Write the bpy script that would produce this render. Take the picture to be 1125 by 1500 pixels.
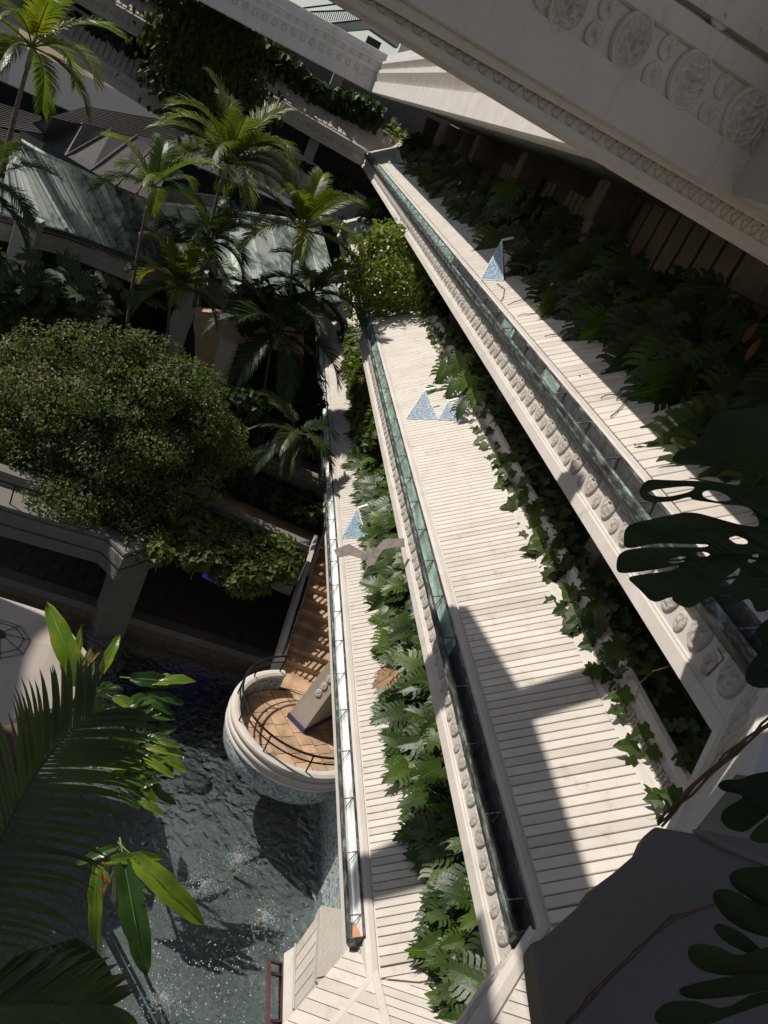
import bpy, bmesh, math, random
import numpy as np
from mathutils import Vector, Matrix
random.seed(7)
PI = math.pi
sc = bpy.context.scene
for _o in list(bpy.data.objects): bpy.data.objects.remove(_o)
COL = sc.collection
# ------------------------------------------------------------------ camera
F_PX, PITCH, ROLL, YAW = 1234.09, 0.402135, 0.456227, 0.281898
_F = Vector((math.cos(YAW)*math.cos(PITCH), -math.sin(YAW)*math.cos(PITCH), -math.sin(PITCH)))
_R0 = Vector((-math.sin(YAW), -math.cos(YAW), 0)); _U0 = _R0.cross(_F)
_R = math.cos(ROLL)*_R0 + math.sin(ROLL)*_U0
_U = -math.sin(ROLL)*_R0 + math.cos(ROLL)*_U0
cd = bpy.data.cameras.new('camera'); cam = bpy.data.objects.new('camera', cd); COL.objects.link(cam)
cd.sensor_fit = 'VERTICAL'; cd.sensor_height = 36.0; cd.lens = F_PX/1500*36.0
cd.clip_start = .05; cd.clip_end = 2000
cam.matrix_world = Matrix(((_R.x,_U.x,-_F.x,0),(_R.y,_U.y,-_F.y,0),(_R.z,_U.z,-_F.z,0),(0,0,0,1)))
sc.camera = cam
# ------------------------------------------------------------------ sky, sun, exposure
LIGHT = Vector((-.35, -.80, -1.0)).normalized()       # the way the sunlight travels
w = bpy.data.worlds.new('World'); sc.world = w; w.use_nodes = True
nt = w.node_tree; bg = nt.nodes['Background']
sky = nt.nodes.new('ShaderNodeTexSky'); sky.sky_type = 'NISHITA'; sky.sun_disc = False
sky.sun_elevation = math.asin(-LIGHT.z); sky.sun_rotation = math.atan2(-LIGHT.x, -LIGHT.y)
sky.air_density = 1.0; sky.dust_density = .6; sky.ozone_density = 2.5
_tm = nt.nodes.new('ShaderNodeMix'); _tm.data_type = 'RGBA'; _tm.blend_type = 'MULTIPLY'; _tm.inputs[0].default_value = 1; _tm.inputs[7].default_value = (1.12,.97,.88,1)
nt.links.new(sky.outputs[0], _tm.inputs[6]); nt.links.new(_tm.outputs[2], bg.inputs[0]); bg.inputs[1].default_value = .10
sd = bpy.data.lights.new('sun', 'SUN'); sd.energy = 4.3; sd.angle = math.radians(.53); sd.color = (1, .95, .87)
sun = bpy.data.objects.new('sun', sd); COL.objects.link(sun)
sun.rotation_euler = LIGHT.to_track_quat('-Z', 'Y').to_euler()
sc.view_settings.view_transform = 'Standard'; sc.view_settings.look = 'None'
sc.view_settings.exposure = 0.0; sc.view_settings.gamma = 1.0; sc.view_settings.use_curve_mapping = False
sc.render.engine = 'CYCLES'
# ------------------------------------------------------------------ measuring helpers
def ray(px, py): return _F + _R*((px-562.5)/F_PX) - _U*((py-750)/F_PX)
def atx(px, py, x): r = ray(px, py); return r*(x/r.x)
def aty(px, py, y): r = ray(px, py); return r*(y/r.y)
def atz(px, py, z): r = ray(px, py); return r*(z/r.z)
def atp(px, py, P, n): r = ray(px, py); return r*(n.dot(P)/n.dot(r))
# ------------------------------------------------------------------ materials
def mat(name, build):
    m = bpy.data.materials.new(name); m.use_nodes = True
    t = m.node_tree; b = t.nodes['Principled BSDF']; build(t, b); return m
def N(t, k, **kw):
    n = t.nodes.new(k)
    for a, v in kw.items():
        if hasattr(n, a): setattr(n, a, v)
        else: n.inputs[a].default_value = v
    return n
def ramp(t, src, stops):
    r = t.nodes.new('ShaderNodeValToRGB'); e = r.color_ramp.elements
    while len(e) < len(stops): e.new(.5)
    for i, (p, c) in enumerate(stops):
        e[i].position = p; e[i].color = (*c, 1) if len(c) == 3 else c
    t.links.new(src, r.inputs[0]); return r.outputs[0]
def coords(t, kind='Object', scale=(1,1,1)):
    tc = t.nodes.new('ShaderNodeTexCoord'); m = t.nodes.new('ShaderNodeMapping'); m.inputs['Scale'].default_value = scale
    if kind == 'World':
        g = t.nodes.new('ShaderNodeNewGeometry'); t.links.new(g.outputs['Position'], m.inputs[0])
    else: t.links.new(tc.outputs[kind], m.inputs[0])
    return m.outputs[0]
def noise(t, co, s, d=5, r=.6):
    n = N(t, 'ShaderNodeTexNoise'); n.inputs['Scale'].default_value = s; n.inputs['Detail'].default_value = d
    n.inputs['Roughness'].default_value = r; t.links.new(co, n.inputs['Vector']); return n.outputs['Fac']
def bump(t, b, h, dist=.01, st=.6):
    n = N(t, 'ShaderNodeBump'); n.inputs['Distance'].default_value = dist; n.inputs['Strength'].default_value = st
    t.links.new(h, n.inputs['Height']); t.links.new(n.outputs[0], b.inputs['Normal'])
def mix(t, f, a, c, mode='MIX'):
    n = t.nodes.new('ShaderNodeMix'); n.data_type = 'RGBA'; n.blend_type = mode
    for s, v in ((0, f), (6, a), (7, c)):
        if hasattr(v, 'node'): t.links.new(v, n.inputs[s])
        elif s == 0: n.inputs[0].default_value = v
        else: n.inputs[s].default_value = (*v, 1)
    return n.outputs[2]
def plaster(name, c1, c2, pits=True, stain=(.20,.17,.13), relief=None):
    def f(t, b):
        co = coords(t, 'World')
        base = ramp(t, noise(t, co, 1.3, 6), [(.3, c1), (.7, c2)])
        st = ramp(t, noise(t, coords(t, 'World', (1.2,3,.7)), 1.7, 8, .72), [(.56, (0,0,0)), (.80, (.55,.55,.55))])
        c = mix(t, st, base, stain)
        if pits:
            pt = ramp(t, noise(t, co, 34, 3, .7), [(.70, (0,0,0)), (.76, (.5,.5,.5))])
            pt2 = ramp(t, noise(t, co, 2.5, 2), [(.45, (0,0,0)), (.6, (1,1,1))])
            c = mix(t, mix(t, 1.0, pt, pt2, 'MULTIPLY'), c, (.13,.11,.09))
        t.links.new(c, b.inputs['Base Color']); b.inputs['Roughness'].default_value = .85
        h = noise(t, co, relief or 40, 6, .7); bump(t, b, h, .02 if relief else .006, .9 if relief else .5)
    return mat(name, f)
def leafmat(name, c1, c2, c3, rough=.35, scale=1.5):
    def f(t, b):
        oi = t.nodes.new('ShaderNodeObjectInfo'); co = coords(t, 'World')
        a = ramp(t, noise(t, co, scale, 4), [(.25, c1), (.5, c2), (.78, c3)])
        r = ramp(t, oi.outputs['Random'], [(0, (.55,.6,.6)), (.6, (1,1,1)), (1, (1.5,1.35,1.0))])
        c = mix(t, 1.0, a, r, 'MULTIPLY')
        t.links.new(c, b.inputs['Base Color']); b.inputs['Roughness'].default_value = rough
        b.inputs['Specular IOR Level'].default_value = .35
        tr = t.nodes.new('ShaderNodeBsdfTranslucent'); t.links.new(mix(t, 1.0, c, (2.2,2.4,.9), 'MULTIPLY'), tr.inputs[0])
        ms = t.nodes.new('ShaderNodeMixShader'); ms.inputs[0].default_value = .28
        t.links.new(b.outputs[0], ms.inputs[1]); t.links.new(tr.outputs[0], ms.inputs[2])
        t.links.new(ms.outputs[0], t.nodes['Material Output'].inputs[0])
        bump(t, b, noise(t, co, 25, 3), .01, .4)
    return mat(name, f)
def simple(name, c, rough=.6, metal=0, var=.25, sc_=6, b_=.004):
    def f(t, b):
        co = coords(t, 'World'); lo = tuple(x*(1-var) for x in c); hi = tuple(min(1, x*(1+var)) for x in c)
        t.links.new(ramp(t, noise(t, co, sc_, 6, .65), [(.3, lo), (.7, hi)]), b.inputs['Base Color'])
        b.inputs['Roughness'].default_value = rough; b.inputs['Metallic'].default_value = metal
        bump(t, b, noise(t, co, sc_*8, 4), b_, .5)
    return mat(name, f)
def copper(name, dark, mid, pat, pos=.5, scale=(1,1,1), s=1.6):
    def f(t, b):
        co = coords(t, 'World', scale)
        n1 = noise(t, co, s, 9, .72)
        c = ramp(t, n1, [(pos-.12, dark), (pos-.03, mid), (pos+.05, pat), (pos+.16, tuple(min(1, x*1.5) for x in pat))])
        t.links.new(c, b.inputs['Base Color']); b.inputs['Roughness'].default_value = .55; b.inputs['Metallic'].default_value = .15
        bump(t, b, noise(t, co, s*14, 4), .006, .5)
    return mat(name, f)
M = {}
M['plaster'] = plaster('painted_plaster', (.56,.51,.455), (.66,.61,.55))
M['plank'] = plaster('plank_plaster', (.60,.555,.50), (.68,.635,.575))
def _vary(m):
    t = m.node_tree; b = t.nodes['Principled BSDF']; l = b.inputs['Base Color'].links[0]; src = l.from_socket
    oi = t.nodes.new('ShaderNodeObjectInfo'); r = ramp(t, oi.outputs['Random'], [(0, (.86,.85,.83)), (.5, (1,1,1)), (1, (1.06,1.05,1.04))])
    co = coords(t, 'World', (2.5,.9,.9)); g = ramp(t, noise(t, co, 2.2, 7, .7), [(.35, (1,1,1)), (.62, (.93,.91,.88)), (.8, (.74,.70,.64))])
    t.links.new(mix(t, 1.0, mix(t, 1.0, src, r, 'MULTIPLY'), g, 'MULTIPLY'), b.inputs['Base Color'])
_vary(M['plank'])
M['relief'] = plaster('cast_relief', (.50,.45,.39), (.60,.55,.48), True, (.15,.12,.09), 28)
M['beam'] = plaster('roof_plaster', (.66,.57,.48), (.74,.65,.555), True, (.34,.27,.20))
M['terrace'] = plaster('shade_dark_stone', (.15,.135,.115), (.20,.18,.155), False, (.09,.08,.065))  # base colour darkened to match the terrace in shade
M['palm_near'] = leafmat('near_palm_leaf', (.035,.058,.016), (.055,.082,.024), (.085,.11,.035), .36)
M['shadewall'] = plaster('shade_grey_plaster', (.40,.37,.34), (.48,.45,.41), False)  # greyer copy of the plaster, with the shade put into its colour
M['stone'] = plaster('smooth_stone', (.36,.31,.25), (.42,.37,.30), False, (.22,.17,.13))
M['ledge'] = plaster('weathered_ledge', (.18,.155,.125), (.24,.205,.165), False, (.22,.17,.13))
M['inner'] = simple('interior_wall', (.16,.13,.105), .8)
M['floor'] = simple('balcony_floor', (.20,.17,.15), .8)
M['dark'] = simple('near_black', (.03,.028,.026), .9)  # near-black base; walls and soffits carry deep shade in this colour
M['door'] = simple('shutter_board', (.20,.155,.12), .7)
M['trough_out'] = copper('aged_copper', (.035,.032,.03), (.10,.11,.10), (.24,.31,.28), .55, (1.3,5,5), 2.4)
M['trough_in'] = copper('patina_copper', (.40,.39,.20), (.20,.30,.265), (.36,.46,.41), .48, (.9,3,3), 2.2)
M['trough_white'] = copper('painted_copper', (.25,.27,.25), (.62,.66,.62), (.72,.75,.71), .36, (.5,2,2), 1.4)
M['trough_dark'] = simple('dark_copper', (.075,.072,.075), .55, .3, .5, 7)  # dark copper tone, mottled by noise
M['roofcopper'] = copper('roof_patina', (.07,.08,.075), (.17,.21,.19), (.36,.46,.41), .50, (1,1,1), 2.2)
def _rc(t, b):
    oi = t.nodes.new('ShaderNodeObjectInfo'); co = coords(t, 'World')
    n1 = noise(t, co, 3.2, 10, .78); n2 = noise(t, co, .55, 3)
    s = t.nodes.new('ShaderNodeMath'); s.operation = 'MULTIPLY_ADD'; t.links.new(n2, s.inputs[0]); s.inputs[1].default_value = .8; t.links.new(n1, s.inputs[2])
    c = ramp(t, s.outputs[0], [(.70, (.08,.085,.08)), (.82, (.19,.23,.21)), (.90, (.38,.48,.43)), (.98, (.60,.66,.60))])
    t.links.new(mix(t, 1.0, c, ramp(t, oi.outputs['Random'], [(0, (.6,.6,.6)), (1, (1.35,1.3,1.25))]), 'MULTIPLY'), b.inputs['Base Color'])
    b.inputs['Roughness'].default_value = .6; bump(t, b, n1, .01, .5)
M['roofcopper'] = mat('streaked_roof_copper', _rc)
M['roofbrown'] = simple('brown_roof_metal', (.06,.05,.043), .65)
M['iron'] = simple('dark_iron', (.025,.02,.02), .45, .5)
M['maroon'] = simple('maroon_paint', (.10,.035,.04), .5)
M['rib'] = simple('leaf_rib', (.13,.19,.05), .5)
M['bark'] = simple('bark', (.14,.115,.09), .9, 0, .4, 9, .01)
M['shaft'] = simple('palm_crownshaft', (.22,.25,.12), .5)
M['vine'] = simple('dry_vine', (.11,.05,.03), .7, 0, .3)
M['canvas'] = simple('canvas', (.50,.43,.38), .85, 0, .04, 2)
M['seam'] = simple('dark_seam', (.06,.045,.04), .8)
M['gravel'] = simple('dead_leaf', (.30,.24,.19), .9, 0, .5, 14)
M['terracotta'] = simple('orange_tile', (.50,.24,.12), .7)
M['redflower'] = simple('red_bract', (.6,.03,.02), .5)
M['band'] = simple('indigo_tile', (.06,.05,.16), .4)
M['pole'] = simple('jet_brass', (.45,.36,.22), .5)
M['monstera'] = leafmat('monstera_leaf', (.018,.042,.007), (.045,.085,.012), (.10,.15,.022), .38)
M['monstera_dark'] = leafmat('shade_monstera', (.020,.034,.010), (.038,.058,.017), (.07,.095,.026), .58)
M['ivy'] = leafmat('ivy_leaf', (.025,.042,.011), (.045,.075,.017), (.08,.11,.025), .5)
M['tree'] = leafmat('tree_leaf', (.035,.055,.014), (.085,.115,.028), (.20,.22,.065), .5, 3.0)
M['hedge'] = leafmat('hedge_leaf', (.06,.09,.012), (.115,.15,.02), (.20,.21,.035), .5)
M['palm'] = leafmat('palm_leaf', (.035,.055,.01), (.08,.10,.014), (.17,.17,.022), .42)
M['palm_yellow'] = leafmat('sunny_palm_leaf', (.05,.09,.012), (.10,.14,.015), (.26,.21,.03), .38, .8)
M['palm_dark'] = leafmat('dark_palm_leaf', (.022,.036,.012), (.036,.056,.018), (.06,.082,.022), .40)
M['banana'] = leafmat('banana_leaf', (.07,.14,.012), (.12,.20,.018), (.30,.28,.03), .25, 1.8)
M['banana_dark'] = leafmat('deep_banana_leaf', (.025,.06,.012), (.04,.09,.016), (.07,.13,.02), .22)
M['orange'] = leafmat('orange_leaf', (.14,.05,.008), (.20,.085,.012), (.28,.13,.02), .5)
def _mosaic(t, b):
    co = coords(t, 'World'); v = N(t, 'ShaderNodeTexVoronoi'); v.inputs['Scale'].default_value = 16; t.links.new(co, v.inputs['Vector'])
    v2 = N(t, 'ShaderNodeTexVoronoi', feature='DISTANCE_TO_EDGE'); v2.inputs['Scale'].default_value = 16; t.links.new(co, v2.inputs['Vector'])
    sep = t.nodes.new('ShaderNodeSeparateColor'); t.links.new(v.outputs['Color'], sep.inputs[0])
    c = ramp(t, sep.outputs[0], [(.1, (.08,.13,.16)), (.4, (.22,.28,.30)), (.7, (.40,.43,.42)), (.95, (.14,.20,.25))])
    e = ramp(t, v2.outputs['Distance'], [(0, (0,0,0)), (.09, (1,1,1))])
    t.links.new(mix(t, e, (.50,.50,.47), c), b.inputs['Base Color']); b.inputs['Roughness'].default_value = .25
    bump(t, b, e, .004, .6)
M['mosaic'] = mat('broken_tile_mosaic', _mosaic)
def _glass(t, b):
    co = coords(t, 'World'); v2 = N(t, 'ShaderNodeTexVoronoi', feature='DISTANCE_TO_EDGE'); v2.inputs['Scale'].default_value = 20; t.links.new(co, v2.inputs['Vector'])
    e = ramp(t, v2.outputs['Distance'], [(.04, (.42,.50,.52)), (.12, (.22,.32,.42)), (.3, (.09,.14,.26))])
    t.links.new(e, b.inputs['Base Color']); b.inputs['Roughness'].default_value = .15
    t.links.new(e, b.inputs['Base Color'])
M['lampglass'] = mat('crackled_blue_glass', _glass)
def _pave(t, b):
    co = coords(t, 'World'); br = N(t, 'ShaderNodeTexNoise'); br.inputs['Scale'].default_value = 3; t.links.new(co, br.inputs['Vector'])
    c = ramp(t, br.outputs['Fac'], [(.3, (.36,.22,.13)), (.5, (.50,.33,.20)), (.7, (.60,.43,.28))])
    oi = t.nodes.new('ShaderNodeObjectInfo'); r = ramp(t, oi.outputs['Random'], [(0, (.75,.75,.75)), (1, (1.15,1.12,1.08))])
    t.links.new(mix(t, 1.0, c, r, 'MULTIPLY'), b.inputs['Base Color']); b.inputs['Roughness'].default_value = .75
    bump(t, b, noise(t, co, 30, 5), .01, .6)
M['paver'] = mat('sandstone_paver', _pave)
M['grout'] = simple('grout', (.16,.11,.075), .9)
M['walkpaver'] = simple('brown_paver', (.12,.075,.055), .7, 0, .3, 3)
def _pool(t, b):
    co = coords(t, 'World')
    c = ramp(t, noise(t, co, .8, 5), [(.3, (.15,.16,.162)), (.7, (.235,.245,.24))])
    v = N(t, 'ShaderNodeTexVoronoi'); v.inputs['Scale'].default_value = 22; t.links.new(co, v.inputs['Vector'])
    sep = t.nodes.new('ShaderNodeSeparateColor'); t.links.new(v.outputs['Color'], sep.inputs[0])
    c = mix(t, 1.0, c, ramp(t, sep.outputs[0], [(0, (.75,.8,.8)), (1, (1.3,1.3,1.25))]), 'MULTIPLY')
    t.links.new(c, b.inputs['Base Color']); b.inputs['Roughness'].default_value = .6
M['poolfloor'] = mat('pool_mosaic_floor', _pool)
def _water(t, b):
    out = t.nodes['Material Output']
    tr = t.nodes.new('ShaderNodeBsdfTransparent'); tr.inputs[0].default_value = (.66,.71,.71,1)
    gl = t.nodes.new('ShaderNodeBsdfGlossy'); gl.inputs['Roughness'].default_value = .03
    fr = t.nodes.new('ShaderNodeFresnel'); fr.inputs[0].default_value = 1.33
    co = coords(t, 'World')
    warp = N(t, 'ShaderNodeTexNoise'); warp.inputs['Scale'].default_value = 2.2; t.links.new(co, warp.inputs['Vector'])
    ad = t.nodes.new('ShaderNodeVectorMath'); ad.operation = 'MULTIPLY_ADD'; t.links.new(warp.outputs['Color'], ad.inputs[0]); ad.inputs[1].default_value = (.5,.5,.5); t.links.new(co, ad.inputs[2])
    v = N(t, 'ShaderNodeTexVoronoi', feature='SMOOTH_F1'); v.inputs['Scale'].default_value = 5.0; t.links.new(ad.outputs[0], v.inputs['Vector'])
    n2 = noise(t, co, 9, 4, .6)
    s = t.nodes.new('ShaderNodeMath'); s.operation = 'MULTIPLY_ADD'; t.links.new(n2, s.inputs[0]); s.inputs[1].default_value = .5; t.links.new(v.outputs['Distance'], s.inputs[2])
    bp = N(t, 'ShaderNodeBump'); bp.inputs['Distance'].default_value = .035; bp.inputs['Strength'].default_value = 1.0; t.links.new(s.outputs[0], bp.inputs['Height'])
    t.links.new(bp.outputs[0], gl.inputs['Normal']); t.links.new(bp.outputs[0], fr.inputs['Normal'])
    ms = t.nodes.new('ShaderNodeMixShader'); t.links.new(fr.outputs[0], ms.inputs[0]); t.links.new(tr.outputs[0], ms.inputs[1]); t.links.new(gl.outputs[0], ms.inputs[2])
    t.links.new(ms.outputs[0], out.inputs[0])
M['water'] = mat('pool_water', _water)
def _foam(t, b):
    b.inputs['Base Color'].default_value = (.75,.8,.8,1); b.inputs['Roughness'].default_value = .2
M['foam'] = mat('water_spray', _foam)
def _screen(t, b):
    b.inputs['Base Color'].default_value = (.02,.02,.05,1); b.inputs['Emission Color'].default_value = (.10,.08,.75,1); b.inputs['Emission Strength'].default_value = .16
M['screen'] = mat('lit_violet_screen', _screen)
# ------------------------------------------------------------------ object helpers
def tag(o, label=None, cat=None, group=None, kind=None):
    if label: o['label'] = label
    if cat: o['category'] = cat
    if group: o['group'] = group
    if kind: o['kind'] = kind
    return o
def empty(name, loc=(0,0,0), **k):
    o = bpy.data.objects.new(name, None); COL.objects.link(o); o.location = loc; o.empty_display_size = .2; return tag(o, **k)
def link(name, me, parent=None, M4=None, **k):
    o = bpy.data.objects.new(name, me); COL.objects.link(o)
    if parent:
        o.parent = parent
        if M4 is not None:
            base = Matrix.Translation(parent.location) if parent.parent is None else Matrix.Identity(4)
            o.matrix_local = base.inverted() @ M4
    elif M4 is not None: o.matrix_world = M4
    return tag(o, **k)
class MB:
    def __init__(s): s.v = []; s.f = []
    def add(s, vs, fs):
        n = len(s.v); s.v += [tuple(v) for v in vs]; s.f += [tuple(n+i for i in f) for f in fs]; return s
    def box(s, a, b):
        x0,y0,z0 = a; x1,y1,z1 = b
        return s.add([(x0,y0,z0),(x1,y0,z0),(x1,y1,z0),(x0,y1,z0),(x0,y0,z1),(x1,y0,z1),(x1,y1,z1),(x0,y1,z1)],
            [(0,3,2,1),(4,5,6,7),(0,1,5,4),(1,2,6,5),(2,3,7,6),(3,0,4,7)])
    def bar(s, a, b, w, h, up=(0,0,1)):
        a = Vector(a); b = Vector(b); d = (b-a).normalized(); u = Vector(up); r = d.cross(u)
        if r.length < 1e-4: r = d.cross(Vector((1,0,0)))
        r.normalize(); u = r.cross(d); vs = []
        for p in (a, b):
            for i, j in ((-1,-1),(1,-1),(1,1),(-1,1)): vs.append(p + r*i*w/2 + u*j*h/2)
        return s.add(vs, [(0,1,2,3),(7,6,5,4),(0,4,5,1),(1,5,6,2),(2,6,7,3),(3,7,4,0)])
    def tube(s, pts, r, n=6, cap=True):
        pts = [Vector(p) for p in pts]; rs = r if hasattr(r, '__len__') else [r]*len(pts); b = len(s.v); ref = None
        for i, p in enumerate(pts):
            d = (pts[min(i+1, len(pts)-1)] - pts[max(i-1, 0)]).normalized()
            if ref is None: ref = d.cross(Vector((0,0,1))) if abs(d.z) < .9 else d.cross(Vector((1,0,0)))
            ref = (ref - d*ref.dot(d)).normalized(); q = d.cross(ref)
            for k in range(n): a = 2*PI*k/n; s.v.append(tuple(p + (ref*math.cos(a)+q*math.sin(a))*rs[i]))
        for i in range(len(pts)-1):
            for k in range(n): s.f.append((b+i*n+k, b+i*n+(k+1)%n, b+(i+1)*n+(k+1)%n, b+(i+1)*n+k))
        if cap: s.f.append(tuple(b+k for k in range(n))[::-1]); s.f.append(tuple(b+(len(pts)-1)*n+k for k in range(n)))
        return s
    def lathe(s, prof, c=(0,0,0), n=24, a0=0, a1=2*PI):
        b = len(s.v); full = abs(a1-a0-2*PI) < 1e-6; m = n if full else n+1
        for k in range(m):
            a = a0+(a1-a0)*k/n
            for r, z in prof: s.v.append((c[0]+r*math.cos(a), c[1]+r*math.sin(a), c[2]+z))
        L = len(prof)
        for k in range(n):
            k2 = (k+1) % m
            for j in range(L-1): s.f.append((b+k*L+j, b+k2*L+j, b+k2*L+j+1, b+k*L+j+1))
        return s
    def prism(s, poly, thick):   # poly: 3D points of a flat face; thick: vector to the back face
        t = Vector(thick); n = len(poly)
        return s.add([Vector(p) for p in poly] + [Vector(p)+t for p in poly],
            [tuple(range(n)), tuple(range(2*n-1, n-1, -1))] + [(i, i+n, (i+1)%n+n, (i+1)%n) for i in range(n)])
    def mesh(s, name, m, smooth=False):
        me = bpy.data.meshes.new(name); me.from_pydata(s.v, [], s.f)
        for x in (m if isinstance(m, (list, tuple)) else [m]): me.materials.append(x)
        if smooth: me.polygons.foreach_set('use_smooth', [True]*len(me.polygons))
        me.update(); return me
    def build(s, name, m, parent=None, smooth=False, bevel=0, **k):
        me = s.mesh(name, m, smooth)
        bm = bmesh.new(); bm.from_mesh(me); bmesh.ops.recalc_face_normals(bm, faces=bm.faces); bm.to_mesh(me); bm.free()
        o = link(name, me, parent, Matrix.Identity(4), **k)
        if bevel:
            bv = o.modifiers.new('b', 'BEVEL'); bv.width = bevel; bv.segments = 2; bv.limit_method = 'ANGLE'
        return o
def frame(o, x, y, z):
    x, y, z = Vector(x), Vector(y), Vector(z)
    return Matrix(((x.x,y.x,z.x,o[0]),(x.y,y.y,z.y,o[1]),(x.z,y.z,z.z,o[2]),(0,0,0,1)))
# ------------------------------------------------------------------ storeys of the hotel round the court
WY = -4.76                                   # line where the sloping boards of the right wing end below
def plan(path):
    """unit directions and court-side normals of a plan polyline"""
    us = []; ns = []
    for a, b in zip(path[:-1], path[1:]):
        d = Vector((b[0]-a[0], b[1]-a[1], 0)).normalized(); us.append(d); ns.append(Vector((d.y, -d.x, 0)))
    return us, ns
def offs(path, i, s):
    us, ns = plan(path)
    if i == 0: m = ns[0]
    elif i == len(path)-1: m = ns[-1]
    else: m = (ns[i-1]+ns[i])/(1+ns[i-1].dot(ns[i]))
    return Vector((path[i][0], path[i][1], path[i][2])) + m*s
def sweep(mb, path, prof, closed=False, caps=True):
    b = len(mb.v); L = len(prof)
    for i in range(len(path)):
        for s, z in prof:
            p = offs(path, i, s); mb.v.append((p.x, p.y, p.z+z))
    m = L if closed else L-1
    for i in range(len(path)-1):
        for j in range(m): mb.f.append((b+i*L+j, b+(i+1)*L+j, b+(i+1)*L+(j+1)%L, b+i*L+(j+1)%L))
    if closed and caps:
        mb.f.append(tuple(b+j for j in range(L))); mb.f.append(tuple(b+(len(path)-1)*L+j for j in range(L))[::-1])
    return mb
SL, SH = 1.25, .82                            # boards: how far back and how high
SLEN = math.hypot(SL, SH)
def plank_mesh(w, L=SLEN-.10, th=.022):
    mb = MB(); g = .0; n = 5; c = .006
    mb.add([(g,0,0),(w,0,0),(w,L,0),(g,L,0),(g,0,th-c),(w,0,th-c),(w,L,th-c),(g,L,th-c),(g+c,c,th),(w-c,c,th),(w-c,L-c,th),(g+c,L-c,th)],
        [(0,4,5,1),(1,5,6,2),(2,6,7,3),(3,7,4,0),(4,8,9,5),(5,9,10,6),(6,10,11,7),(7,11,8,4),(8,11,10,9)])
    return mb
def clip(poly, a, b):        # keep the side of the line a->b on its left, 2D
    out = []
    def sd(p): return (b[0]-a[0])*(p[1]-a[1])-(b[1]-a[1])*(p[0]-a[0])
    for i in range(len(poly)):
        p, q = poly[i], poly[(i+1) % len(poly)]; sp, sq = sd(p), sd(q)
        if sp >= 0: out.append(p)
        if sp*sq < 0: k = sp/(sp-sq); out.append((p[0]+(q[0]-p[0])*k, p[1]+(q[1]-p[1])*k))
    return out
def disc_mesh(name, rx, ry, relief, th, kind, nr, na):
    relief *= 1.7; th *= 1.3
    """an oval cast boss with a raised rim and a plant drawn in relief"""
    mb = MB(); rnd = random.Random(kind*7+3)
    def h(u, v):
        r = math.hypot(u, v); z = th
        if r > .97: return th*.55
        if r > .86: return th+relief*.55
        if kind == 0:      # tree of curling fronds
            z += relief*.8*math.exp(-(u/.07)**2)*(1 if v < .75 else .3)
            for k in range(5):
                vv = v+.55-.32*k; x = abs(u); c = .75*x**1.6
                z += relief*.7*math.exp(-((vv-c)/.055)**2)*(x > .04)
            for cx, cy in ((.36,.02),(.36,-.42)):
                q = math.hypot((abs(u)-cx)/.26, (v-cy)/.19); z += relief*(.9*math.exp(-((q-1)/.28)**2)+.5*math.exp(-(q/.35)**2))
        else:              # leafy cross
            a = math.atan2(v, u)
            z += relief*.9*abs(math.cos(2*a+.5))**1.5*(1-abs(r-.5)) + relief*.4*math.sin(a*9+r*14)
            z += relief*math.exp(-(r/.18)**2)
        return z + relief*.28*rnd.uniform(-1, 1)
    mb.v.append((0, 0, h(0, 0)))
    for i in range(1, nr+1):
        for k in range(na):
            a = 2*PI*(k+.5*(i % 2))/na; u, v = i/nr*math.cos(a), i/nr*math.sin(a); mb.v.append((u*rx, v*ry, h(u, v)))
    for k in range(na): mb.v.append((math.cos(2*PI*(k+.5*(nr % 2))/na)*rx*1.01, math.sin(2*PI*(k+.5*(nr % 2))/na)*ry*1.01, -.004))
    for k in range(na): mb.f.append((0, 1+k, 1+(k+1) % na))
    for i in range(nr):
        for k in range(na):
            a = 1+i*na+k; b = 1+i*na+(k+1) % na; c = a+na; d = b+na
            if i < nr and i % 2 == 0 and i < nr: mb.f += [(a, c, b), (b, c, d)] if False else [(a, c, d, b)]
            else: mb.f.append((a, c, d, b))
    return mb.mesh(name, M['relief'], True)
MED_BIG = disc_mesh('medallion', .155, .20, .012, .013, 0, 9, 26)
MED_SMALL = disc_mesh('medallion', .085, .105, .009, .010, 1, 6, 16)
MED_LOWB = disc_mesh('medallion', .155, .20, .010, .014, 0, 4, 14)
MED_LOWS = disc_mesh('medallion', .085, .105, .012, .014, 1, 3, 10)
# an S-shaped scroll for the little friezes
def scroll_mesh(w=.15, h=.15):
    mb = MB(); p = []
    for i in range(9):
        a = PI*1.5-PI*1.55*i/8; p.append((w*.22+w*.24*math.cos(a), h*.70+h*.22*math.sin(a), .004))
    mb.tube([(w*.05,h*.08,.004),(w*.18,h*.25,.006),(w*.30,h*.52,.006)], .012, 5)
    mb.tube(p, .011, 5); mb.tube([(w*.55,h*.9,.004),(w*.62,h*.55,.008),(w*.88,h*.08,.004)], .013, 5)
    mb.tube([(w*.78,h*.92,.004),(w*.9,h*.72,.006),(w*.74,h*.55,.004)], .010, 5)
    return mb
SCROLL = scroll_mesh().mesh('scroll', M['relief'], True)
wing = empty('hotel_wing', (20, WY-3, -9), label='three-storey cream hotel wing with sloping boarded balconies, medallion fascias and copper troughs', cat='building')

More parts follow.
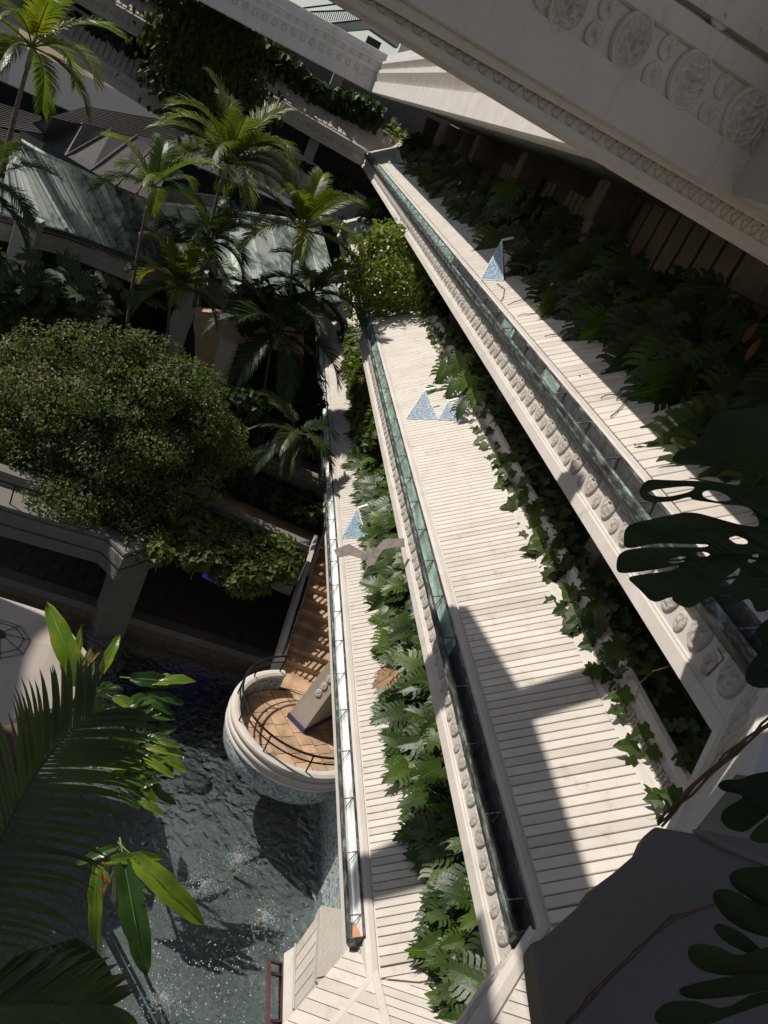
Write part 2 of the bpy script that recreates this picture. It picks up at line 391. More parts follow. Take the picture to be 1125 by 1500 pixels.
# plan of every storey: left wing (far side), long right wing, turned corner towards the camera
def farz(px, py, C, az, s=.0):
    a = math.radians(az); n = Vector((-math.sin(a), math.cos(a), 0)); return atp(px, py, Vector(C), n)
TIERS = {
 3: dict(zb=-2.09, w=.207, near=4.74, far=50.5, drop=.86, farpt=(115,5), az=95, nplank=15.0),
 2: dict(zb=-5.78, w=.145, near=5.13, far=50.5, drop=.86, farpt=(155,120), az=95, nplank=13.0),
 1: dict(zb=-9.43, w=.145, near=6.93, far=50.5, drop=.66, farpt=None, az=95, nplank=13.0),
}
AZN = math.radians(141)
for k, T in TIERS.items():
    c = (T['far'], WY, T['zb']); turn = (T['near']+5.5*math.cos(AZN), WY+5.5*math.sin(AZN), T['zb'])
    if k == 3: turn = (T['near']+2.2*math.cos(AZN), WY+2.2*math.sin(AZN), T['zb'])
    a = math.radians(T['az'])
    if T['farpt']:
        q = farz(*T['farpt'], (T['far'], WY+.1, 0), T['az']); zl = q.z + T['drop']
        s = (zl-T['zb'])/(q.y-WY); yl = 34.0
        left = (T['far']-(yl-WY)/math.tan(a)*-1*-1 if False else T['far']+(yl-WY)*math.cos(a)/math.sin(a), yl, T['zb']+s*(yl-WY))
    else: left = (T['far'], WY+.8, T['zb'])
    T['path'] = [left, c, (T['near'], WY, T['zb']), turn]
    P = T['path']; fd = T['drop']; zm = -(fd-.17)
    bal = sweep(MB(), P, [(-2.25,.10),(-2.25,.62),(-1.62,.62),(-1.62,1.10),(-1.60,1.16),(-1.54,1.19),(-1.48,1.17),(-1.45,1.11),(-1.45,1.06),(-1.42,1.02),
        (-1.32,.885),(-1.25,.86),(-1.22,.80),(-.02,.0),(0,.02),(.08,.015),(.145,-.03),(.145,-.10),(.13,-.11),(.13,zm),(.15,zm-.012),(.148,zm-.03),(.175,zm-.04),(.19,-fd),(.02,-fd-.02),(-.4,-fd+.02),(-.8,-fd+.05),(-4.2,-fd+.05)]).build('balcony', M['plaster'], wing)
    T['obj'] = bal
    # gallery floor and back wall
    h = 3.69-.86
    g = sweep(MB(), P, [(-2.26,.10),(-4.3,.10)]); g.build('gallery_floor', M['floor'], wing)
    g = sweep(MB(), P, [(-4.22,.08),(-4.22,h-.05 if k < 3 else 3.5)]); g.build('gallery_wall', M['inner'], wing)
    # ---- sloping boards: parts near the camera, one joined run beyond
    W = T['w']; gap = .016
    def plank_frame(seg, t, lift=.0):
        us, ns = plan(P); u, n = us[seg], ns[seg]
        o = Vector(P[seg]) if seg == 0 else Vector(P[seg]); o = o + u*t
        if seg == 0: o.z = P[0][2] + (P[1][2]-P[0][2])*t/(Vector(P[1])-Vector(P[0])).length
        y = (Vector((0,0,SH)) - n*SL).normalized(); z = u.cross(y); z = z if z.z > 0 else -z
        o = o + y*.04 + z*(.004+lift)
        x = y.cross(z); return o, x, y, z, u
    pm = plank_mesh(W-gap).mesh('plank', M['plank'])
    run = MB(); far_len = T['far']-T['near']; n_tot = int(far_len/W)
    for i in range(n_tot):
        xx = T['near']+W*(i)+.03
        t = T['far']-xx
        o, x, y, z, u = plank_frame(1, t, random.uniform(-.0015,.0015))
        if x.dot(u) > 0: o2 = o - u*W
        else: o2 = o
        if xx < T['nplank'] and i > 0: link('plank', pm, bal, frame(o2 if x.dot(u) > 0 else o, x, y, z))
        elif i > 0: 
            q = plank_mesh(W-gap); run.add([o2 + x*v[0]+y*v[1]+z*v[2] for v in q.v], q.f)
    # extra boards filling the splayed corner of the right wing, cut on the mitre, and the turned face
    us, ns = plan(P); u1, u2 = us[1], us[2]; m = (ns[1]+ns[2])/(1+ns[1].dot(ns[2])); k1 = m.dot(u1); k2 = m.dot(u2)   # along-shift per unit offset
    yl = SLEN/SL                                   # slope length per unit set-back
    for i in range(0, 9):                            # right wing beyond its lower corner, cut by the mitre
        t0 = i*W - W; poly = [(t0+gap, 0), (t0+W, 0), (t0+W, SLEN-.10), (t0+gap, SLEN-.10)]
        edge = ((0, 0), (-k1*SL, SLEN)); pl = clip(poly, edge[0], edge[1]) if -k1*SL > 0 else clip(poly, edge[0], edge[1])
        if len(pl) < 3: continue
        o, x, y, z, u = plank_frame(1, T['far']-T['near']); q = MB()
        q.prism([o + u*(a_-.03) + y*b_ + z*.022 for a_, b_ in pl], z*-.022); q.build('plank', M['plank'], bal)
    if k == 1:
        n2 = ns[2]; o = Vector(P[2]); y = (Vector((0,0,SH)) - n2*SL).normalized(); u = us[2]; z = u.cross(y); z = z if z.z > 0 else -z; o = o + z*.05
        pv = [atp(a, b, o, z)-o for a, b in ((534,1362),(416,1500),(360,1565),(640,1620),(566,1500),(552,1440))]; pv = [(q.dot(u), q.dot(y)) for q in pv]
        tt = min(q[0] for q in pv)
        while tt < max(q[0] for q in pv):
            pl = clip(clip(pv, (tt+.008, 5), (tt+.008, -5)), (tt+.205, -5), (tt+.205, 5)); tt += .213
            if len(pl) > 2: MB().prism([o+u*a+y*b for a, b in pl], z*-.03).build('plank', M['plank'], bal)
        MB().prism([o+u*a+y*b-z*.034 for a, b in pv], z*-.05).build('backing', M['ledge'], bal)
        a_, b_ = [o+u*pv[i][0]+y*pv[i][1] for i in (0, 5)]; MB().bar(a_, b_+(b_-a_)*1.2, .10, .05, z).build('corner_trim', M['plaster'], bal)
    o, x, y, z, u = plank_frame(2, 0); L2 = (Vector(P[3])-Vector(P[2])).length
    for i in range(-9, int(min(L2, 4.5)/W)):
        t0 = i*W+.03; poly = [(t0+gap, 0), (t0+W, 0), (t0+W, SLEN-.10), (t0+gap, SLEN-.10)]
        pl = clip(poly, (-k2*SL*1.0, SLEN), (0, 0))
        if len(pl) < 3: continue
        q = MB(); q.prism([o + u*(a_+.02) + y*b_ + z*.022 for a_, b_ in pl], z*-.022); q.build('plank', M['plank'], bal)
    us0 = (Vector(P[1])-Vector(P[0])).length
    if k >= 2:
        for i in range(int((us0-1)/ .30)):
            t = us0 - 1.6 - i*.30
            o, x, y, z, u = plank_frame(0, t); q = plank_mesh(.24, th=.04)
            run.add([o + x*v[0]+y*v[1]+z*v[2] for v in q.v], q.f)
    run.build('plank_run', M['plank'], bal, kind='stuff')
    # ---- medallions on the fascia, pitch .6
    zc = -(.11-zm)/2; fz = zm+.235*min(1,(abs(zm)-.11)/.5); sc_v = min(1,(abs(zm)-.11)/.5)
    low = MB(); us, ns = plan(P)
    def put(seg, t, dz, big):
        n = ns[seg]; o = Vector(P[seg]) + us[seg]*t + n*.131 + Vector((0,0,fz+dz))
        if seg == 0: o.z += (P[1][2]-P[0][2])*t/us0
        X = us[seg]*-1*-1; Z = n; Y = Vector((0,0,1)); X = Y.cross(Z)
        return frame(o, X, Y*sc_v, Z)
    xx = T['near']+.30; i = 0
    while xx < T['far']-.4:
        t = T['far']-xx
        for dx, dz, big in ((0,0,True),(.30,.12*sc_v,False),(.30,-.12*sc_v,False)):
            F4 = put(1, t-dx, dz, big)
            if xx < 17: link('medallion', (MED_BIG if big else MED_SMALL), bal, F4)
            else:
                me = MED_LOWB if big else MED_LOWS
                low.add([F4 @ v.co for v in me.vertices], [tuple(p.vertices) for p in me.polygons])
        xx += .60; i += 1
    for i in range(2 if k == 3 else 5):
        for dx, dz, big in ((.25,0,True),(.55,.12*sc_v,False),(.55,-.12*sc_v,False)):
            link('medallion', MED_BIG if big else MED_SMALL, bal, put(2, i*.6+dx, dz, big))
    if k >= 2:
        for i in range(60):
            if us0-.5-i*.6 < 0: break
            for dx, dz, big in ((0,0,True),(.30,0,False)):
                F4 = put(0, us0-.5-i*.6-dx, dz, big); me = MED_LOWB if big else MED_LOWS
                low.add([F4 @ v.co for v in me.vertices], [tuple(p.vertices) for p in me.polygons])
    low.build('medallion_run', M['relief'], bal, kind='stuff')
    # ---- scroll frieze under the rail
    fr = MB(); yv = (Vector((0,0,.135)) + Vector((0,-.10,0))).normalized()
    xx = T['near']-1.2
    while xx < T['far']-1.6:
        o = Vector((xx, WY-1.325, T['zb']+.895)); zv = Vector((-1,0,0)).cross(yv)
        F4 = frame(o+Vector((.15,0,0))+zv*.004, (-1,0,0), yv, zv)
        if xx < 13 and k != 1: link('scroll', SCROLL, bal, F4)
        elif xx < 26: fr.add([F4 @ v.co for v in SCROLL.vertices], [tuple(p.vertices) for p in SCROLL.polygons])
        xx += .15
    fr.build('scroll_run', M['relief'], bal, kind='stuff')
# ---- copper light troughs along the right wing
ENDS = {3: aty(1093, 985, WY+.34).x, 2: aty(750, 1368, WY+.34).x, 1: aty(509, 1379, WY+.34).x}
for k, T in TIERS.items():
    zb = T['zb']; x0 = ENDS[k]; path = [(T['far']-.25, WY, zb), (x0, WY, zb)]
    outer = sweep(MB(), path, [(.165,.0),(.165,-.36),(.19,-.35),(.31,-.24),(.345,-.20),(.355,-.12),(.34,-.09),(.315,-.10)]).build('light_trough', M['trough_out'], wing, smooth=False)
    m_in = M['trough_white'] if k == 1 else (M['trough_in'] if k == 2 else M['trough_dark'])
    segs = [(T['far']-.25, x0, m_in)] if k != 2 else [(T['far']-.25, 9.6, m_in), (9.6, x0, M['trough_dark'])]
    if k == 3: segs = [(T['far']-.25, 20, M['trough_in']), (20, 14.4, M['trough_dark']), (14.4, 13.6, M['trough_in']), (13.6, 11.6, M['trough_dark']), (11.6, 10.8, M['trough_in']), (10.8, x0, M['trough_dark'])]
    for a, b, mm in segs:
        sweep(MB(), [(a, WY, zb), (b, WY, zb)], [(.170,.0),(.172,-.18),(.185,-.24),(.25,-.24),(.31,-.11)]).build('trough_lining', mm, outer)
    # turned lips
    sweep(MB(), path, [(.305,-.095),(.35,-.08),(.365,-.10),(.36,-.14)], True).build('lip', M['trough_out'], outer)
    sweep(MB(), path, [(.148,.012),(.176,.012),(.176,-.012),(.148,-.012)], True).build('lip', M['trough_out'], outer)
    e = MB(); e.prism([(x0-.004, WY+s, zb+z) for s, z in ((.165,.0),(.165,-.36),(.19,-.35),(.31,-.24),(.345,-.2),(.34,-.09))], (.008,0,0)); e.build('end_cap', M['trough_out'], outer)
    if k == 1: MB().prism([(x0+.01,WY+.18,zb-.03),(x0+.01,WY+.30,zb-.13),(x0+.34,WY+.26,zb-.2),(x0+.34,WY+.19,zb-.2)],(0,0,-.02)).build('orange_tile', M['terracotta'], outer)
    br = MB(); br.bar((0,.155,.0),(0,.33,-.09),.018,.010); br.bar((0,.18,-.01),(0,.21,-.23),.014,.010)
    bme = br.mesh('bracket', M['trough_out']); x = x0+.35
    while x < 30: link('bracket', bme, outer, Matrix.Translation((x, WY, zb))); x += 1.08
# ---- columns and shutters in the open galleries
for k in (2, 3):
    for x in (34.1, 26.6, 19.1, 11.6, 41.6, 49):
        z0 = TIERS[k]['zb']+.1; c = MB().box((x-.28, WY-2.6, z0), (x+.28, WY-2.05, z0+2.75)); c.box((x-.36, WY-2.68, z0+1.9), (x+.36, WY-1.97, z0+2.75))
        cc = c.build('column', M['inner'], wing, bevel=.03)
zs = TIERS[3]['zb']+.1
for i in range(12): MB().box((10.2+i*.74, WY-2.95, zs), (10.2+i*.74+.62, WY-2.87, zs+2.7)).build('shutter_board', M['door'], wing, bevel=.01)
for j in range(3):
    for i in range(6): MB().box((21+j*4.2+i*.5, WY-2.95, zs), (21+j*4.2+i*.5+.4, WY-2.87, zs+2.3)).build('shutter_board', M['door'], wing)
# left wing: short columns in the gallery under the top storey
P2 = TIERS[3]['path']; lu = (Vector(P2[0])-Vector(P2[1])).normalized()
for i in range(12):
    for k in (2, 3):
        P = TIERS[k]['path']; L = (Vector(P[0])-Vector(P[1])); o = Vector(P[1])+lu*(3+i*3.1)+Vector((1.9,0,.15+ (P[0][2]-P[1][2])*(3+i*3.1)/L.length))
        MB().box((o.x-.3, o.y-.3, o.z), (o.x+.3, o.y+.3, o.z+2.75)).build('column', M['shadewall'], wing, bevel=.03)
# ---- roof cornice: stepped fascia with two patterned bands
RZ = .549; RY = -3.20
rc = Vector((atx(543,135,1).x,0,0)); rfar = aty(543, 137, RY).x; rfar = min(rfar, 52.0)
az = math.radians(97); zz = atp(289, 0, Vector((rfar, RY, 0)), Vector((-math.sin(az), math.cos(az), 0)))
sl = (zz.z-RZ)/(zz.y-RY)
rp = [(rfar+34*math.cos(az), RY+34*math.sin(az), RZ+sl*34*math.sin(az)), (rfar, RY, RZ), (7.9, RY, RZ)]
rp2 = [(rfar+34*math.cos(az), RY+34*math.sin(az), RZ+sl*34*math.sin(az)), (rfar, RY, RZ), (5.4, RY, RZ)]
rprof = [(-6.2,.55),(-1.2,.5),(-.35,.12),(-.3,0),(0,0),(.03,.05),(.03,.62),(-.03,.63),(-.03,1.10),(.03,1.11),(.03,1.30),(-.05,1.31),(-.05,1.62),(.02,1.63),(.02,1.78),(-.10,1.79),(-.10,2.20),(-1.2,2.25),(-6,2.25)]; rprof = [(s, z*.80) for s, z in rprof]
roof = sweep(MB(), rp2, rprof).build('roof_cornice', M['plaster'], wing)
us, ns = plan(rp2); z1 = MB()
for seg in (0, 1):
    L = (Vector(rp2[seg+1])-Vector(rp2[seg])).length; t = .3; nrm = ns[seg]
    while t < L-.3:
        o = Vector(rp2[seg]) + us[seg]*t; 
        if seg == 0: o.z += (rp2[1][2]-rp2[0][2])*t/L
        if seg == 1:     # rows of upright leaf tips
            for zc, hh in ((.52,.33),(1.06,.2)):
                a = o + nrm*(-.025 if zc < 1 else -.045) + Vector((0,0,zc))
                z1.add([a-us[1]*.05, a+us[1]*.05, a+us[1]*.04+Vector((0,0,hh))+nrm*.11, a-us[1]*.04+Vector((0,0,hh))+nrm*.11, a+Vector((0,0,hh*1.02))-us[1]*.04-nrm*.0, a+Vector((0,0,hh*1.02))+us[1]*.04], [(0,1,2,3),(3,2,5,4),(0,3,4),(1,5,2)])
            t += .145
        else:
            for zc, r in ((.69,.15),(1.17,.09)):
                c = o + nrm*(-.028 if zc < 1 else -.048) + Vector((0,0,zc)); 
                ring = [c + us[0]*r*math.cos(q*PI/5)+Vector((0,0,r*math.sin(q*PI/5))) for q in range(10)]
                ring2 = [c + us[0]*r*.8*math.cos(q*PI/5)+Vector((0,0,r*.8*math.sin(q*PI/5)))+nrm*.05 for q in range(10)]
                z1.add(ring+ring2+[c+nrm*.02], [(q, (q+1) % 10, 10+(q+1) % 10, 10+q) for q in range(10)]+[(10+q, 10+(q+1) % 10, 20) for q in range(10)])
            t += .46
z1.build('cornice_pattern', M['relief'], roof, kind='stuff')
# upper white set-back wall above the right cornice
MB().box((7.5, RY-9, 2.4), (40, RY-3.2, 4.4)).build('upper_wall', M['plaster'], wing)

# ------------------------------------------------------------------ heavy roof beam over the camera's corner
bc = aty(1075, 280, RY); BAZ = math.radians(106)
bn = Vector((-math.sin(BAZ), math.cos(BAZ), 0)); bu = Vector((math.cos(BAZ), math.sin(BAZ), 0))   # bu: towards the left end
def onbeam(px, py, back=0): return atp(px, py, bc + bn*0 + bn.cross(Vector((0,0,1)))*0 - Vector((0,0,0)) + Vector((back, 0, 0)), bn)
beam = empty('roof_beam', (bc.x, bc.y, bc.z), label='massive taupe cornice beam overhead with big oval medallions and a shaded scroll frieze', cat='beam')
def bline(a, b, back=0):       # two image points -> end heights on the beam's face at both ends
    A = onbeam(*a, back); B = onbeam(*b, back); return A, B
LT = -2.2; RT = 7.5           # along bu from the corner: right end hidden in the wing, left end beyond the frame
def prof_point(a, b, t, back=0):
    A, B = bline(a, b, back); ta = (A-bc).dot(bu); tb = (B-bc).dot(bu); k = (t-ta)/(tb-ta); return A + (B-A)*k
EDG = [((505,0),(1125,378),.00), ((535,0),(1125,357),.00), ((553,0),(1125,352),.05),((600,12),(1125,318),.06), ((620,17),(1125,302),.0),((593,0),(1063.9,286.7),-.10)]
# section from the bottom up: (image line, set-back from the face)
sec = [(((505,0),(1125,378)), .10), (((531,0),(1125,360)), .10), (((533,0),(1125,358)), .14), (((588,13),(1125,322)), .14), (((592,14),(1125,319)), .08), (((622,19),(1063.9,288)), .06),
       (((622,17),(1063.9,285)), .0), (((761,0),(1096,225)), .0), (((763,0),(1098,225)), .035), (((912,0),(1125,143)), .035), (((914,0),(1125,140)), -.01), (((985,0),(1125,96)), -.01), (((987,0),(1125,94)), .10), (((1005,0),(1125,80)), .10), (((1007,0),(1125,78)), 0.0)]
def beam_sec(t):
    pts = []
    for (a, b), back in sec:
        p = prof_point(a, b, t); nn = Vector((-bn.x, -bn.y, 0)); nn = bn if bn.x > 0 else -bn
        pts.append(p + nn*back)
    nn = bn if bn.x > 0 else -bn
    top = pts[-1] + Vector((0,0,1.5)); pts.append(top); pts.append(top + nn*.55); pts.append(pts[0] + nn*.42)
    return pts
s0, s1 = beam_sec(-2.2), beam_sec(RT); mb = MB(); n = len(s0); mb.v = [tuple(v) for v in s0+s1]
mb.f = [(i, (i+1) % n, n+(i+1) % n, n+i) for i in range(n)] + [tuple(range(n)), tuple(range(2*n-1, n-1, -1))]
mb.build('beam_body', M['beam'], beam)
# medallions of the beam
BIGR = disc_mesh('medallion', .5, .5, .050, .045, 0, 26, 64); SMR = disc_mesh('medallion', .5, .5, .06, .05, 1, 12, 30)
for me in (BIGR, SMR): me.materials[0] = M['beam']
nn_ = -bn if bn.x > 0 else bn      # towards the camera
def boss(px, py, wpx, hpx, me):
    c = onbeam(px, py) - nn_*.03; d = (onbeam(px, py)).length; k = d/F_PX
    dirh = ray(px+1, py+.49).normalized()
    fs = abs(ray(px, py).normalized().dot(bn))
    link('medallion', me, beam, frame(c, bu*-1*(wpx*k/fs), Vector((0,0,hpx*k)), nn_*(.9*hpx*k)))
xs = [(835,8),(927.5,61),(1012,117),(1093,172)]
for x, y in xs: boss(x, y, 46, 72, BIGR)
for x, y in ((768,-40),(873,50),(894,11),(958,110),(982,70),(1041,165),(1065,127),(1119,212),(1135,178),(800,-5)): boss(x, y, 21, 30, SMR)
for x, y in ((1063,22),(1115,42),(1160,60)): boss(x, y, 26, 34, SMR)
# scroll frieze of the beam
bs = MB(); 
for i in range(72):
    t = -1.9 + i*.125; lo = prof_point((533,0),(1125,358), t) ; hi = prof_point((588,13),(1125,322), t); o = lo + (-nn_)*.145; hgt = hi.z-lo.z
    q = scroll_mesh(.125, 1); up = Vector((0,0,hgt)); 
    F4 = frame(o, bu, up, nn_*1.3)
    link('scroll', None or SCROLLB, beam, frame(o, bu*.85, up/.15, nn_*1.6)) if False else None
    bs.add([F4 @ Vector((v[0], v[1], v[2])) for v in scroll_mesh(.125, .94).v] if False else [F4 @ Vector((v[0]*1.0, v[1]/.15, v[2])) for v in scroll_mesh(.125, .15).v], scroll_mesh(.125,.15).f)
bs.build('scroll_frieze', M['beam'], beam, smooth=True, kind='stuff')
# unseen slabs added above this corner, outlines shaped to cast the shadows below
for pts in ([(5.6,2.13),(11.08,2.13),(11.08,.45),(11.6,.45),(11.6,2.15),(13.8,2.6),(13.4,5.9),(12.7,5.9),(12.5,3.0),(5.6,3.0)], [(-4,-1.9),(5.5,-1.9),(5.5,3.6),(9.4,3.6),(9.4,9),(-4,9)]):
    MB().prism([(a, b, 3.4) for a, b in pts], (0,0,.3)).build('shadow_slab', M['beam'], beam)
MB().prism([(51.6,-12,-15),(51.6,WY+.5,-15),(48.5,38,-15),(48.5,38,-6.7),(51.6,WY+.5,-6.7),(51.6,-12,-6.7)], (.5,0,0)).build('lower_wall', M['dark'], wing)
ow = empty('unseen_wing', (20, 12, -9), label='unseen opposite wing, added to shade the court, beyond the left edge of the photo', cat='building')  # unseen wing added, its roof edge stepped to shade terrace and pool
MB().prism([(11,12.4,3.2),(19.5,12.4,3.2),(20.5,16,3.2),(62,16,3.2),(62,24,3.2),(11,24,3.2)], (0,0,-.5)).build('roof', M['plaster'], ow); MB().box((32,17,-15), (62,17.4,2.7)).build('wall', M['plaster'], ow); MB().box((-4,13,-15), (12,13.4,2.7)).build('wall', M['plaster'], ow)
# ================================================================== leaves
def leaf_mesh(kind, seed, name='leaf', m=None):
    """unit leaf, base at the origin, tip towards +Y, face towards +Z"""
    rnd = random.Random(seed); mb = MB(); s_rib = None
    if kind == 'monstera':
        nl = 7; fold = rnd.uniform(.10, .28); droop = rnd.uniform(.15, .45)
        def P(x, y): return (x, y, fold*abs(x)*.9 - droop*(max(0, y)**2)*.55 - .18*abs(x)**2*1.6)
        mid = []
        for s in (-1, 1):
            prev = None
            # heart-shaped web near the rib
            web = [(0,0),(s*.16,-.16),(s*.30,-.14),(s*.26,.05),(s*.25,.25),(s*.22,.45),(s*.17,.65),(s*.09,.84),(0,1.0)]
            rib = [(0,.0),(0,.0),(0,.02),(0,.12),(0,.28),(0,.45),(0,.62),(0,.8),(0,1.0)]
            b = len(mb.v); mb.v += [P(*q) for q in web] + [P(*q) for q in rib]
            for i in range(8): mb.f.append((b+i, b+i+1, b+9+i+1, b+9+i) if s > 0 else (b+i, b+9+i, b+9+i+1, b+i+1))
            for i in range(nl):
                y0 = -.15 + .98*i/nl; y1 = y0 + .98/nl*rnd.uniform(.66, .84); ln = (.52 - .30*abs(i/nl-.30)**1.2 - (.20 if i >= nl-2 else 0))*rnd.uniform(.9,1.08)
                sk = .10+.30*i/nl
                xi0 = .24 if i < nl-2 else .12
                pts = [(s*xi0*.8, y0), (s*(xi0+ln*.35), y0+sk*.30), (s*ln*1.02, y0+sk*.75), (s*ln*.98, (y0+y1)/2+sk*.92), (s*(xi0+ln*.33), y1+sk*.34), (s*xi0*.8, y1)]
                b = len(mb.v); mb.v += [P(*q) for q in pts]
                f = [(0,1,4,5),(1,2,3,4)]
                mb.f += [tuple(b+j for j in (q if s > 0 else q[::-1])) for q in f]
        s_rib = len(mb.f); mb.tube([(0,-.02,.012),(0,.5,.012-droop*.13),(0,.95,.01-droop*.5)], [.012,.008,.003], 4)
    elif kind == 'vine':      # lobed, pointed leaf
        o = [(0,0),(.22,-.10),(.45,.02),(.34,.22),(.52,.42),(.28,.52),(.20,.78),(0,1.02)]
        def P(x, y): return (x, y, .22*abs(x)-.25*y*y+rnd.uniform(-.02,.02))
        for s in (-1, 1):
            b = len(mb.v); mb.v += [P(s*x, y) for x, y in o] + [P(0,.30), P(0,.62)]
            f = [(0,1,8),(1,2,8),(2,3,8),(3,4,9,8),(4,5,9),(5,6,9),(6,7,9)]
            mb.f += [tuple(b+j for j in (q if s > 0 else q[::-1])) for q in f]
    elif kind == 'small':
        for s in (-1, 1): mb.add([(0,0,0),(s*.26,.35,.10),(s*.22,.7,.04),(0,1,-.10),(0,.5,-.03)], [(0,1,4),(1,2,4),(2,3,4)])
    elif kind == 'banana':
        n = 12; wv = rnd.uniform(0, 6)
        for i in range(n+1):
            t = i/n; wd = .17*math.sin(PI*min(1, t*.97+.05))**.45*(1-.12*t); z = -.35*t**2.2
            e = .022*math.sin(t*17+wv)+.012*math.sin(t*41+wv*2)
            mb.v += [(-wd*(1+e*3), t, z+.05+e), (-wd*.5, t, z+.045), (0, t, z), (wd*.5, t, z+.045), (wd*(1-e*3), t, z+.05-e)]
            if i:
                b = (i-1)*5
                for j in range(4): mb.f.append((b+j, b+j+1, b+j+6, b+j+5))
        s_rib = len(mb.f); mb.tube([(0,-.22,.03),(0,0,.0),(0,.5,-.03),(0,.9,-.26)], [.014,.012,.008,.003], 5)
    me = mb.mesh(name, m, True)
    if s_rib is not None and m is not None:
        me.materials.append(M['rib'])
        for i in range(s_rib, len(me.polygons)): me.polygons[i].material_index = 1
    return me
MON = [leaf_mesh('monstera', i, 'leaf', M['monstera']) for i in range(6)]
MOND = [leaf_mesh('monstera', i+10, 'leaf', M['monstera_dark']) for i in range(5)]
VIN = [leaf_mesh('vine', i, 'leaf', M['ivy']) for i in range(4)]
def face(nrm, tipdir):
    z = Vector(nrm).normalized(); y = Vector(tipdir); y = (y - z*y.dot(z)).normalized(); return y.cross(z), y, z
def proj(p):
    p = Vector(p); d = p.dot(_F); return 562.5+F_PX*p.dot(_R)/d, 750-F_PX*p.dot(_U)/d
KEEP = [(690,350,752,425),(586,592,700,625),(494,738,545,795),(562,205,597,246)]
def on_lamp(p):
    a, b = proj(p); return any(x0 < a < x1 and y0 < b < y1 for x0, y0, x1, y1 in KEEP)
def place_leaf(meshes, parent, p, nrm, tip, size, name='leaf'):
    if on_lamp(p): return None
    x, y, z = face(nrm, tip); s = size
    return link(name, random.choice(meshes), parent, frame(p, x*s, y*s, z*s))
def add_leaf(mb, src, p, nrm, tip, size):
    x, y, z = face(nrm, tip); F4 = frame(p, x*size, y*size, z*size); mb.add([F4 @ Vector(v) for v in src[0]], src[1])
def raw(me): return ([tuple(v.co) for v in me.vertices], [tuple(q.vertices) for q in me.polygons])
SMALL = raw(leaf_mesh('small', 1, 'leaf')); VR = raw(VIN[0]); MR = raw(MOND[0]); MRL = raw(MON[0])
def rv(a=1.0): return Vector((random.uniform(-a,a), random.uniform(-a,a), random.uniform(-a,a)))
ccross = Vector((0, -.5, .8))
# ---- storey 1: bright monsteras spilling over the rail and hiding the upper half of the boards
zb = TIERS[1]['zb']
def surf(zb, s, lift): # point above the sloping boards at set-back s
    return Vector((0, WY-s, zb + SH*min(s, 1.45)/SL + lift))
def stems(par, x0, x1, zb, n, m='vine'):
    q = MB()
    for i in range(n):
        x = random.uniform(x0, x1); a = surf(zb, 1.7, .3); b = surf(zb, random.uniform(.7,1.2), .12); x2 = x+random.uniform(-.3,.3)
        q.tube([(x,a.y,a.z),((x+x2)/2,(a.y+b.y)/2,max(a.z,b.z)+.15),(x2,b.y,b.z)], .012, 4)
    q.build('stem', M['shaft'], par)
adj1 = ['glossy big-leaved plant at the near corner of the lowest balcony, bottom edge of the photo', 'broad split leaves hanging low over the lowest boards near the turned corner', 'sunlit monstera with wide split leaves spilling over the lowest boards', 'monstera casting jagged leaf shadows on the lowest boards beside the mosaic drum', 'dense bright monstera above the round landing on the lowest balcony', 'monstera with one browned dry leaf on the lowest balcony', 'monstera just below the hanging bird on the lowest balcony', 'monstera trailing behind the hanging metal bird', 'monstera around the lowest pyramid lamp', 'small-looking monstera beyond the lowest pyramid lamp', 'far monstera clump on the lowest balcony rail', 'farthest monstera of the lowest balcony, by the palm fronds']
xs = [5.8, 7.6, 9.0, 10.4, 12.0, 13.6, 15.2, 16.9, 18.8, 20.8, 22.8, 25.0, 27.3]
for i in range(12):
    x0, x1 = xs[i], xs[i+1]; par = empty('monstera_plant', ((x0+x1)/2, WY-1.7, zb+.9), label=adj1[i], cat='plant', group='monsteras on the lowest balcony')
    n = int((x1-x0)*24)
    fill = MB()
    for j in range(n):
        x = random.uniform(x0, x1); s = random.uniform(.62, 1.75) if random.random() < .8 else random.uniform(.5,.85)
        if x < 9: s = max(s, .75)
        lift = random.uniform(.10, .72)*(1 if s > .8 else .5); p = surf(zb, s, lift); p.x = x
        tip = Vector((random.uniform(-.9,.5), random.uniform(.3,1.0), random.uniform(-.7,0))); nr = Vector((random.uniform(-.55,.15), random.uniform(.1,.7), random.uniform(.6,1.1)))
        place_leaf(MON, par, p, nr, tip, random.uniform(.34,.62))
    for j in range(int((x1-x0)*60)):
        x = random.uniform(x0, x1); s = random.uniform(.85, 2.0); p = surf(zb, s, random.uniform(.0,.32)); p.x = x
        add_leaf(fill, MR, p, Vector((0,.3,1))+rv(.8), Vector((-.2,.6,-.4))+rv(.5), random.uniform(.25,.4))
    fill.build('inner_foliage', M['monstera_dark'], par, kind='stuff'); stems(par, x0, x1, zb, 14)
dry = simple('dried_leaf', (.32,.20,.10), .9, 0, .4, 12)
dm = [leaf_mesh('monstera', 77, 'leaf', dry)]
for px, py in ((570,990),(575,984)):
    n_ = Vector((0, SH, SL)).normalized(); q = atp(px, py, Vector((0,WY,TIERS[1]['zb']))+n_*.7, n_); place_leaf(dm, par, q, Vector((-.4,.5,.8)), Vector((-.3,.5,-1)), .40)
